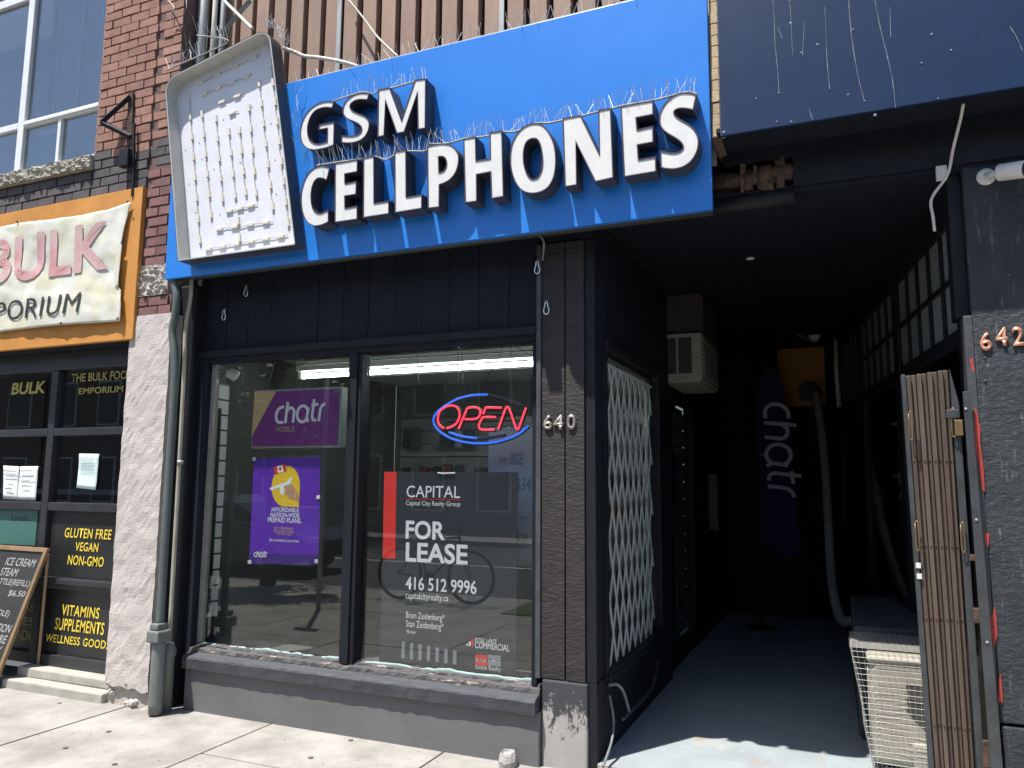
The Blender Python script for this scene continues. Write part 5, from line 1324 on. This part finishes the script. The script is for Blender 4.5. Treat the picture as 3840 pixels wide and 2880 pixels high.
for x in (0.14, 0.56):
    box('foot', M['steel_bar'], cd, x, x + 0.06, 0.48, 0.82, 0.058, 0.0845)
cg = thing('wire_cage', 'galvanised wire mesh cage bolted around the condenser unit', 'cage')
mb = MB()
X0, X1, Y0, Y1, Z0, Z1 = 0.0, 0.70, 0.40, 0.90, 0.065, 0.715
cx_ = lambda x, z: (x + (0.09 * (1 - (z - Z0) / (Z1 - Z0)) if x < 0.35 else 0) * (1 - x / 0.35) + 0.006 * noise.noise((x * 6, z * 6, 1)), Y0 + 0.012 * noise.noise((x * 5, z * 5, 3)), z)
s = 0.03
nx, nz, ny = int((X1 - X0) / s), int((Z1 - Z0) / s), int((Y1 - Y0) / s)
for i in range(nx + 1):
    x = X0 + s * i
    mb.tube([cx_(x, Z0 + (Z1 - Z0) * k / 8) for k in range(9)], 0.0008, 4)
    mb.tube([(x, Y0 + (Y1 - Y0) * k / 4, Z1 + 0.008 * noise.noise((x * 5, k, 5))) for k in range(5)], 0.0008, 4)
for k in range(nz + 1):
    z = Z0 + s * k
    mb.tube([cx_(X0 + (X1 - X0) * i / 10, z) for i in range(11)], 0.0008, 4)
    xl = 0.09 * (1 - (z - Z0) / (Z1 - Z0))
    mb.tube([(xl + 0.014 * noise.noise((q * 0.9, z * 5, 7)), Y0 + (Y1 - Y0) * q / 5, z) for q in range(6)], 0.0008, 4)
for q in range(ny + 1):
    y = Y0 + s * q
    mb.tube([(0.09 * (1 - t / 8) + 0.014 * noise.noise(((y - Y0) / 0.1 * 0.9, (Z0 + (Z1 - Z0) * t / 8) * 5, 7)), y, Z0 + (Z1 - Z0) * t / 8) for t in range(9)], 0.0008, 4)
    mb.tube([(X0 + (X1 - X0) * t / 6, y, Z1) for t in range(7)], 0.0008, 4)
stuff(mb.obj('wire_mesh', M['cage'], cg))
tag(MB().box(0.02, 0.55, 1.0, 2.4, 0.06, 0.74, 0.01).obj('covered_crate', M['dark_tarp'], None, 0.015), 'dark tarpaulin covered crate behind the wire cage', 'crate')

# ------------------------------------------------------------------ folded scissor gate and its lock bar
fg = thing('folding_gate', 'bronze brown folding security gate pushed open against right column', 'gate')
NS = 8
for k in range(NS):
    t0, t1 = k / NS, (k + 0.90) / NS
    bt = lambda t: (0.352 + 0.165 * t, 0.03 + 0.02 * (k % 2))
    tp = lambda t: (0.318 + 0.195 * t, 0.03 + 0.02 * (k % 2))
    zt = 2.155 + 0.025 * k / NS
    a0, a1, c0, c1 = bt(t0), bt(t1), tp(t0), tp(t1)
    MB().hexa([(a0[0], a0[1], 0.09), (a1[0], a1[1], 0.09), (c1[0], c1[1], zt), (c0[0], c0[1], zt)],
              [(a0[0], a0[1] + 0.022, 0.09), (a1[0], a1[1] + 0.022, 0.09), (c1[0], c1[1] + 0.022, zt), (c0[0], c0[1] + 0.022, zt)]).obj('gate_slat', M['gate_slat'], fg, 0.003)
    for z in (0.45, 0.95, 1.30, 1.72):
        f = (z - 0.09) / 2.07
        x = a0[0] + (c0[0] - a0[0]) * f + 0.009
        MB().lathe([(0.005, 0), (0.004, -0.004), (0.0, -0.005)], 8, 'Y', (x, a0[1] - 0.0005, z)).obj('rivet', M['rust'], fg)
MB().hexa([(0.345, 0.078, 0.09), (0.52, 0.078, 0.09), (0.515, 0.078, 2.15), (0.315, 0.078, 2.15)], [(0.345, 0.082, 0.09), (0.52, 0.082, 0.09), (0.515, 0.082, 2.15), (0.315, 0.082, 2.15)]).obj('rear_plate', M['dark_gap'], fg)
MB().hexa([(0.322, 0.02, 0.06), (0.347, 0.02, 0.06), (0.316, 0.02, 2.16), (0.296, 0.02, 2.16)], [(0.322, 0.06, 0.06), (0.347, 0.06, 0.06), (0.316, 0.06, 2.16), (0.296, 0.06, 2.16)]).obj('leading_bar', M['steel_bar'], fg, 0.003)
MB().hexa([(0.524, 0.02, 0.06), (0.556, 0.02, 0.06), (0.548, 0.02, 2.0), (0.516, 0.02, 2.18)], [(0.524, 0.07, 0.06), (0.556, 0.07, 0.06), (0.548, 0.07, 2.0), (0.516, 0.07, 2.18)]).obj('trailing_bar', M['steel_bar'], fg, 0.003)
for q in [(0.325, 1.888), (0.326, 1.341), (0.514, 1.9), (0.523, 1.341)]:
    tube('pivot_link', M['brass'], fg, spline([(q[0] - 0.006, 0.0, q[1] + 0.07), (q[0] - 0.007, 0.0, q[1] - 0.05), (q[0], 0.0, q[1] - 0.062), (q[0] + 0.007, 0.0, q[1] - 0.05), (q[0] + 0.006, 0.0, q[1] + 0.07), (q[0], 0.0, q[1] + 0.08), (q[0] - 0.006, 0.0, q[1] + 0.07)], 3), 0.003, 6)
lbx = (0.487, 0.544, 1.93, 1.972)
box('latch_plate', M['steel_bar'], fg, lbx[0], lbx[1], -0.005, 0.018, lbx[2], lbx[3], 0.003)
lbx = (0.52, 0.554, 1.842, 1.92)
box('latch_box', M['brass'], fg, lbx[0], lbx[1], -0.012, 0.018, lbx[2], lbx[3], 0.003)
for q in [(0.325, 1.204), (0.327, 1.152)]:
    box('sticker', M['white_plastic'], fg, q[0] - 0.011, q[0] + 0.011, 0.016, 0.0195, q[1] - 0.013, q[1] + 0.013)
lk = thing('lock_bar', 'tall grey steel flat bar standing between folded gate and column', 'bar')
MB().hexa([(0.572, -0.045, 0.0), (0.624, -0.045, 0.0), (0.590, -0.045, 2.055), (0.558, -0.045, 2.055)], [(0.572, -0.035, 0.0), (0.624, -0.035, 0.0), (0.590, -0.035, 2.055), (0.558, -0.035, 2.055)]).obj('flat_bar', M['steel_bar'], lk, 0.002)
for q in [(0.59, 0.87), (0.566, 1.97), (0.579, 1.436)]:
    MB().lathe([(0.007, 0), (0.006, -0.004), (0.0, -0.006)], 10, 'Y', (q[0], -0.0455, q[1])).obj('bolt', M['galv'], lk)
for z0, z1 in ((0.30, 0.42), (0.95, 1.02), (1.24, 1.27)):
    box('hinge_plate', M['rust'], lk, 0.545, 0.575, -0.03, -0.006, z0, z1, 0.003)

# ------------------------------------------------------------------ notices on the left shopfront, chalkboard
def notice(label, pts, m_, rows, y=0.002):
    t = thing('paper_notice', label, 'notice', 'paper notices on left shopfront')
    vs, fs = [], []
    a, b, c, d = [Vector(p) for p in pts]     # TL TR BR BL
    n = 8
    for i in range(n + 1):
        for j in range(n + 1):
            p = a.lerp(b, i / n).lerp(d.lerp(c, i / n), j / n)
            vs.append((p.x, y - 0.006 * abs(noise.noise((p.x * 9, p.y * 7, 2))) - (0.012 * (j / n) ** 3 if m_ == 'paper_blue' else 0), p.y))
    for i in range(n):
        for j in range(n):
            k = i * (n + 1) + j
            fs.append((k, k + 1, k + n + 2, k + n + 1))
    o = MB().add(vs, fs).obj('sheet', M[m_], t, 0, True)
    sd2 = o.modifiers.new('solid', 'SOLIDIFY'); sd2.thickness = 0.0008
    for k, (u0, u1, v, h) in enumerate(rows):
        p, q = a.lerp(b, u0).lerp(d.lerp(c, u0), v), a.lerp(b, u1).lerp(d.lerp(c, u1), v)
        MB().hexa([(p.x, y - 0.0165, p.y), (q.x, y - 0.0165, q.y), (q.x, y - 0.0165, q.y - h), (p.x, y - 0.0165, p.y - h)], [(p.x, y - 0.016, p.y), (q.x, y - 0.016, q.y), (q.x, y - 0.016, q.y - h), (p.x, y - 0.016, p.y - h)]).obj('print_line', M['grey_print'], t)
notice('crumpled white notice leftmost on the black framed pane', [(-6.573, 1.702), (-6.371, 1.694), (-6.358, 1.416), (-6.542, 1.423)], 'paper', [(0.12, 0.9, 0.14, 0.006), (0.12, 0.9, 0.24, 0.006), (0.3, 0.65, 0.4, 0.006), (0.25, 0.7, 0.66, 0.01)])
notice('white handwritten notice right beside the crumpled one', [(-6.359, 1.694), (-6.139, 1.697), (-6.132, 1.413), (-6.358, 1.413)], 'paper', [(0.1, 0.75, 0.12, 0.006), (0.1, 0.9, 0.3, 0.005), (0.15, 0.7, 0.42, 0.005), (0.25, 0.6, 0.56, 0.008)])
notice('pale aqua printed notice curling on its own pane', [(-5.663, 1.797), (-5.438, 1.793), (-5.434, 1.51), (-5.65, 1.524)], 'paper_blue', [(0.1, 0.85, 0.06 + 0.045 * k, 0.0025) for k in range(1, 10)])
cbd = thing('chalkboard_sign', 'wood framed chalkboard with white chalk writing leaning at left edge', 'chalkboard')
T0, B0 = Vector((-5.80, -0.10, 1.03)), Vector((-6.03, -0.27, 0.02))
SH = Vector((-0.62, -0.05, 0.01))
def cpt(u, v, off=0.0):
    p = T0 + (B0 - T0) * v + SH * u
    n = SH.cross(B0 - T0).normalized()
    if n.y > 0: n = -n
    return p + n * off
def cslab(name, m_, u0, u1, v0, v1, o0, o1):
    MB().hexa([cpt(u0, v0, o1), cpt(u1, v0, o1), cpt(u1, v1, o1), cpt(u0, v1, o1)], [cpt(u0, v0, o0), cpt(u1, v0, o0), cpt(u1, v1, o0), cpt(u0, v1, o0)]).obj(name, M[m_], cbd, 0.003)
cslab('slate', 'chalk_board', 0.0, 1.0, 0.0, 0.97, 0.0, 0.012)
cslab('frame_stile', 'oak', -0.02, 0.03, -0.02, 1.0, -0.005, 0.022)
cslab('frame_stile', 'oak', 0.97, 1.02, -0.02, 1.0, -0.005, 0.022)
cslab('frame_rail', 'oak', 0.031, 0.969, -0.02, 0.015, -0.005, 0.021)
cslab('frame_rail', 'oak', 0.031, 0.969, 0.955, 0.99, -0.005, 0.021)
MB().tube([tuple(T0 + Vector((-0.02, 0.02, -0.03))), (-5.90, -0.03, 0.02)], 0.014, 4).obj('rear_leg', M['oak'], cbd)
for s, u0, u1, v0, v1 in (('ICE CREAM', 0.10, 0.6, 0.13, 0.07), ('STEAM', 0.33, 0.62, 0.21, 0.15), ('BOTTLE(REFILL)', 0.06, 0.7, 0.29, 0.23), ('$6.50', 0.07, 0.35, 0.36, 0.31), ('(WHOLE)', 0.2, 0.6, 0.52, 0.46), ('DONATION', 0.08, 0.6, 0.62, 0.56), ('MORE', 0.08, 0.4, 0.70, 0.64), ('+ TAX', 0.1, 0.4, 0.78, 0.72)):
    me = text_mesh(s, 0.0, 0.1)
    xs = [v.co.x for v in me.vertices]; ys = [v.co.y for v in me.vertices]
    for v in me.vertices:
        q = (v.co.x - min(xs)) / (max(xs) - min(xs)); r_ = (v.co.y - min(ys)) / (max(ys) - min(ys))
        v.co = cpt(u1 + (u0 - u1) * q, v0 + (v1 - v0) * r_, 0.0135)
    me.materials.clear(); me.materials.append(M['chalk'])
    link('chalk_writing', me, cbd)

# ------------------------------------------------------------------ small things on the pavement
ps = MB().lathe([(0.050, -0.02), (0.056, 0.03), (0.047, 0.064), (0.040, 0.080), (0.036, 0.060), (0.0, 0.055)], 13, 'Z', (*(-1.818, -0.127), 0)).obj('pipe_stub', M['base_peel'], None, 0.004)
for v in ps.data.vertices:
    v.co += Vector((noise.noise(v.co * 30), noise.noise(v.co * 30 + Vector((5, 0, 0))), noise.noise(v.co * 30 + Vector((0, 5, 0))))) * 0.012
tag(ps, 'broken grey pipe stub on pavement in front of plinth', 'pipe stub')
la = thing('plinth_latch', 'small pale latch with dark tail on plinth beside the post', 'latch')
q = (-1.722, 0.097)
MB().box(q[0] - 0.014, q[0] + 0.010, -0.016, -0.001, q[1] - 0.03, q[1] + 0.012).obj('latch_body', M['white_plastic'], la, 0.003)
MB().tube([(q[0] + 0.006, -0.012, q[1] - 0.03), (q[0] + 0.014, -0.014, q[1] - 0.075)], 0.006, 6).obj('latch_tail', M['dark_plastic'], la)
mb = MB()
for k in range(420):
    x = RND.uniform(-4.3, -1.7)
    y = -abs(RND.gauss(0, 0.022)) - 0.004
    r = RND.uniform(0.002, 0.006)
    mb.box(x, x + r * RND.uniform(0.8, 2), y, y + r, 0.0, r * 0.7, r * 0.25)
for k in range(160):
    x, y = RND.uniform(-5, -1.4), RND.uniform(-1.6, -0.05)
    r = RND.uniform(0.0015, 0.004)
    mb.box(x, x + r * RND.uniform(1, 3), y, y + r, 0.0, r * 0.6, r * 0.25)
gt = stuff(mb.obj('grit', M['kerb_edge'], None))
tag(gt, 'brown grit and crumbs along foot of the plinth', 'grit')
for k, (x, y) in enumerate([(-2.879, -0.133), (-2.913, -0.482), (-4.372, -0.633), (-4.343, -0.953), (-3.85, -1.022), (-5.23, -0.333)]):
    o = MB().lathe([(0.016, 0.0015), (0.012, 0.0028), (0.0, 0.003)], 9, 'Z', (x, y, 0.0005)).obj('gum_spot', M['joint'], sidewalk)
    o.scale = (1, 1, 1)

# ------------------------------------------------------------------ the street behind the camera, seen in the glass
bk_ = thing('bicycle', 'black bicycle standing on pavement near the kerb, mirrored in window glass', 'bicycle', None, (-5.62, -4.82, 0.0))
R_ = 0.335
for x in (0.0, 1.08):
    wheel = MB()
    ringp = [(x + R_ * math.cos(2 * math.pi * k / 40), 0, 0.35 + R_ * math.sin(2 * math.pi * k / 40)) for k in range(40)]
    wh = wheel.tube(ringp, 0.016, 8, False, True).obj('wheel', M['rubber'], bk_, 0, True)
    rp_ = [(x + 0.312 * math.cos(2 * math.pi * k / 40), 0, 0.35 + 0.312 * math.sin(2 * math.pi * k / 40)) for k in range(40)]
    MB().tube(rp_, 0.009, 6, False, True).obj('rim', M['steel_bar'], wh, 0, True)
    sp = MB()
    for k in range(18):
        t = 2 * math.pi * k / 18
        sp.tube([(x, 0.015 * (-1) ** k, 0.35), (x + 0.31 * math.cos(t), 0, 0.35 + 0.31 * math.sin(t))], 0.0016, 4)
    stuff(sp.obj('spoke', M['chrome'], wh))
    MB().lathe([(0.02, -0.04), (0.02, 0.04)], 12, 'Y', (x, 0, 0.35)).obj('hub', M['steel_bar'], wh)
BB, ST, HT, HB = (0.43, 0, 0.29), (0.27, 0, 0.80), (0.90, 0, 0.86), (0.94, 0, 0.72)
for a, b, r in ((BB, ST, 0.015), (ST, HT, 0.015), (BB, HB, 0.018), (HT, HB, 0.019)):
    MB().tube([a, b], r, 10).obj('frame_tube', M['bike_black'], bk_, 0, True)
for y in (-0.05, 0.05):
    MB().tube([(0.43, y * 0.6, 0.29), (0, y, 0.35)], 0.009, 8).obj('chain_stay', M['bike_black'], bk_, 0, True)
    MB().tube([(0.28, y * 0.4, 0.78), (0, y, 0.35)], 0.008, 8).obj('seat_stay', M['bike_black'], bk_, 0, True)
    MB().tube([(0.945, y * 0.8, 0.71), (1.0, y, 0.55), (1.08, y, 0.35)], 0.011, 8).obj('fork_blade', M['bike_black'], bk_, 0, True)
MB().tube([ST, (0.235, 0, 0.92)], 0.013, 8).obj('seat_post', M['steel_bar'], bk_, 0, True)
MB().hexa([(0.10, -0.07, 0.95), (0.10, 0.07, 0.95), (0.38, 0.02, 0.945), (0.38, -0.02, 0.945)], [(0.10, -0.06, 0.91), (0.10, 0.06, 0.91), (0.38, 0.015, 0.92), (0.38, -0.015, 0.92)]).obj('saddle', M['bike_black'], bk_, 0.015)
MB().tube([HT, (0.91, 0, 0.99)], 0.013, 8).obj('stem', M['bike_black'], bk_, 0, True)
MB().tube(spline([(0.84, -0.29, 1.0), (0.9, -0.2, 1.0), (0.93, -0.08, 0.995), (0.93, 0.08, 0.995), (0.9, 0.2, 1.0), (0.84, 0.29, 1.0)], 5), 0.012, 8).obj('handlebar', M['bike_black'], bk_, 0, True)
MB().lathe([(0.09, -0.006), (0.09, 0.006)], 24, 'Y', (0.43, -0.05, 0.29)).obj('chain_ring', M['steel_bar'], bk_)
for sg in (-1, 1):
    MB().tube([(0.43, 0.06 * sg, 0.29), (0.43 + 0.10 * sg, 0.08 * sg, 0.15 if sg > 0 else 0.43), (0.43 + 0.10 * sg, 0.15 * sg, 0.15 if sg > 0 else 0.43)], 0.009, 8).obj('crank', M['steel_bar'], bk_, 0, True)
MB().tube([(0.40, 0.03, 0.29), (0.30, 0.12, 0.0)], 0.008, 6).obj('kick_stand', M['steel_bar'], bk_)
pl = thing('street_pole', 'galvanised street pole at pavement edge, mirrored in left pane', 'pole')
MB().tube([(-6.05, -3.62, 0.0), (-6.05, -3.62, 3.4)], 0.03, 12).obj('pole_shaft', M['galv'], pl, 0, True)
box('pole_plate', M['galv'], pl, -6.2, -5.9, -3.60, -3.59, 2.9, 3.35)
def car(label, x0, y0, sgn=1):
    t = thing('parked_car', label, 'car', 'cars parked across the street', (x0, y0, -0.13))
    L, W = 4.4, 1.75
    body = [(0.0, 0.35), (0.02, 0.72), (0.25, 0.92), (0.85, 0.98), (3.1, 0.96), (4.1, 0.84), (4.4, 0.62), (4.4, 0.33), (3.9, 0.22), (0.4, 0.22)]
    cab = [(0.30, 0.93), (0.85, 1.36), (1.4, 1.44), (2.2, 1.42), (2.75, 1.25), (3.35, 0.95)]
    MB().prism([body], 0.0, W).obj('body', M['car_paint'], t, 0.05, False, 3)
    MB().prism([cab], 0.12, W - 0.12).obj('cabin', M['far_glass'], t, 0.04, False, 3)
    MB().prism([[(0.88, 1.365), (1.4, 1.455), (2.2, 1.435), (2.7, 1.28), (2.6, 1.275), (2.15, 1.40), (1.4, 1.42), (0.95, 1.34)]], 0.11, W - 0.11).obj('roof', M['car_paint'], t, 0.02)
    for wx in (0.85, 3.5):
        for wy_ in (0.0, W - 0.2):
            wh = MB().lathe([(0.2, 0.0), (0.31, 0.0), (0.32, 0.03), (0.32, 0.17), (0.31, 0.2), (0.2, 0.2)], 24, 'Y', (wx, wy_, 0.32)).obj('wheel', M['rubber'], t)
            MB().lathe([(0.19, -0.004), (0.19, 0.204)], 18, 'Y', (wx, wy_, 0.32)).obj('rim', M['galv'], wh)
    for wy_ in (0.1, W - 0.35):
        box('headlight', M['white_plastic'], t, 4.36, 4.405, wy_, wy_ + 0.25, 0.60, 0.70)
car('dark car parked across the road, mirrored at the right pane', -4.6, -8.9)
car('dark car parked across the road, mirrored at the left pane', -13.2, -8.6)
def house(label, x0, x1, h, m_, rows, cols):
    t = thing('street_building', label, 'building', 'buildings across the street')
    box('wall', M[m_], t, x0, x1, -26, -18.5, -0.3, h)
    for r_ in range(rows):
        for c_ in range(cols):
            a = x0 + (x1 - x0) * (c_ + 0.25) / cols
            b = x0 + (x1 - x0) * (c_ + 0.75) / cols
            z = 0.6 + r_ * 3.2
            f = box('window', M['white_frame'], t, a, b, -18.5, -18.44, z, z + 1.9)
            box('pane', M['far_glass'], f, a + 0.08, b - 0.08, -18.44, -18.42, z + 0.08, z + 1.82)
    box('cornice', M['far_wall2'], t, x0 - 0.05, x1 + 0.05, -18.7, -18.3, h, h + 0.35)
house('long brown brick block far down the street', -75, -32.2, 7.2, 'far_wall', 2, 14)
house('two storey brown brick building across the street', -32, -19.2, 7.0, 'far_wall', 2, 5)
house('two storey grey building across the street', -19, -9.2, 6.2, 'far_wall2', 2, 4)
house('two storey red brick building across the street', -9, 3.2, 7.0, 'far_wall', 2, 5)
house('low grey corner building across the street', 3.4, 16, 6.5, 'far_wall2', 2, 5)
def tree(label, x, y, h, rad, n, seed):
    rg = random.Random(seed)
    t = thing('street_tree', label, 'tree', 'street trees', (x, y, 0))
    tr = MB().tube(spline([(0, 0, -0.1), (0.05, 0.02, h * 0.25), (-0.02, 0.05, h * 0.5), (0.05, 0.0, h * 0.75)], 4), [0.13 - 0.008 * k for k in range(13)], 9)
    for k in range(9):
        a = rg.uniform(0, 6.28); z = h * rg.uniform(0.38, 0.68)
        tr.tube([(0, 0.03, z), (rad * 0.35 * math.cos(a), rad * 0.35 * math.sin(a), z + 0.5), (rad * 0.75 * math.cos(a), rad * 0.75 * math.sin(a), z + rg.uniform(0.7, 1.3))], [0.05, 0.032, 0.012], 6)
    tr.obj('trunk', M['bark'], t)
    mb = MB()
    cl_ = [(Vector((rg.gauss(0, 0.45), rg.gauss(0, 0.45), rg.gauss(0, 0.4))) * rad + Vector((0, 0, h * 0.72)), rg.uniform(0.25, 0.5) * rad) for _ in range(26)]
    for k in range(n):
        c, r = rg.choice(cl_)
        d = Vector((rg.gauss(0, 1), rg.gauss(0, 1), rg.gauss(0, 1))).normalized() * r * rg.uniform(0.5, 1)
        p = c + d
        u = Vector((rg.gauss(0, 1), rg.gauss(0, 1), rg.gauss(0, 1))).normalized()
        v = u.cross(Vector((rg.gauss(0, 1), rg.gauss(0, 1), rg.gauss(0, 1)))).normalized()
        s_ = rg.uniform(0.05, 0.10)
        mb.add([p - u * s_, p + v * s_ * 0.55, p + u * s_, p - v * s_ * 0.55], [(0, 1, 2, 3)])
    stuff(mb.obj('crown', M['leaf'], t))
tree('leafy street tree near the kerb beyond left pane reflection', -8.2, -5.2, 3.9, 0.95, 3200, 3)
tree('leafy street tree across the road', -13.5, -15.5, 7.5, 2.4, 5000, 5)
tree('second leafy street tree across the road', -4.8, -15.8, 7.0, 2.2, 5000, 8)
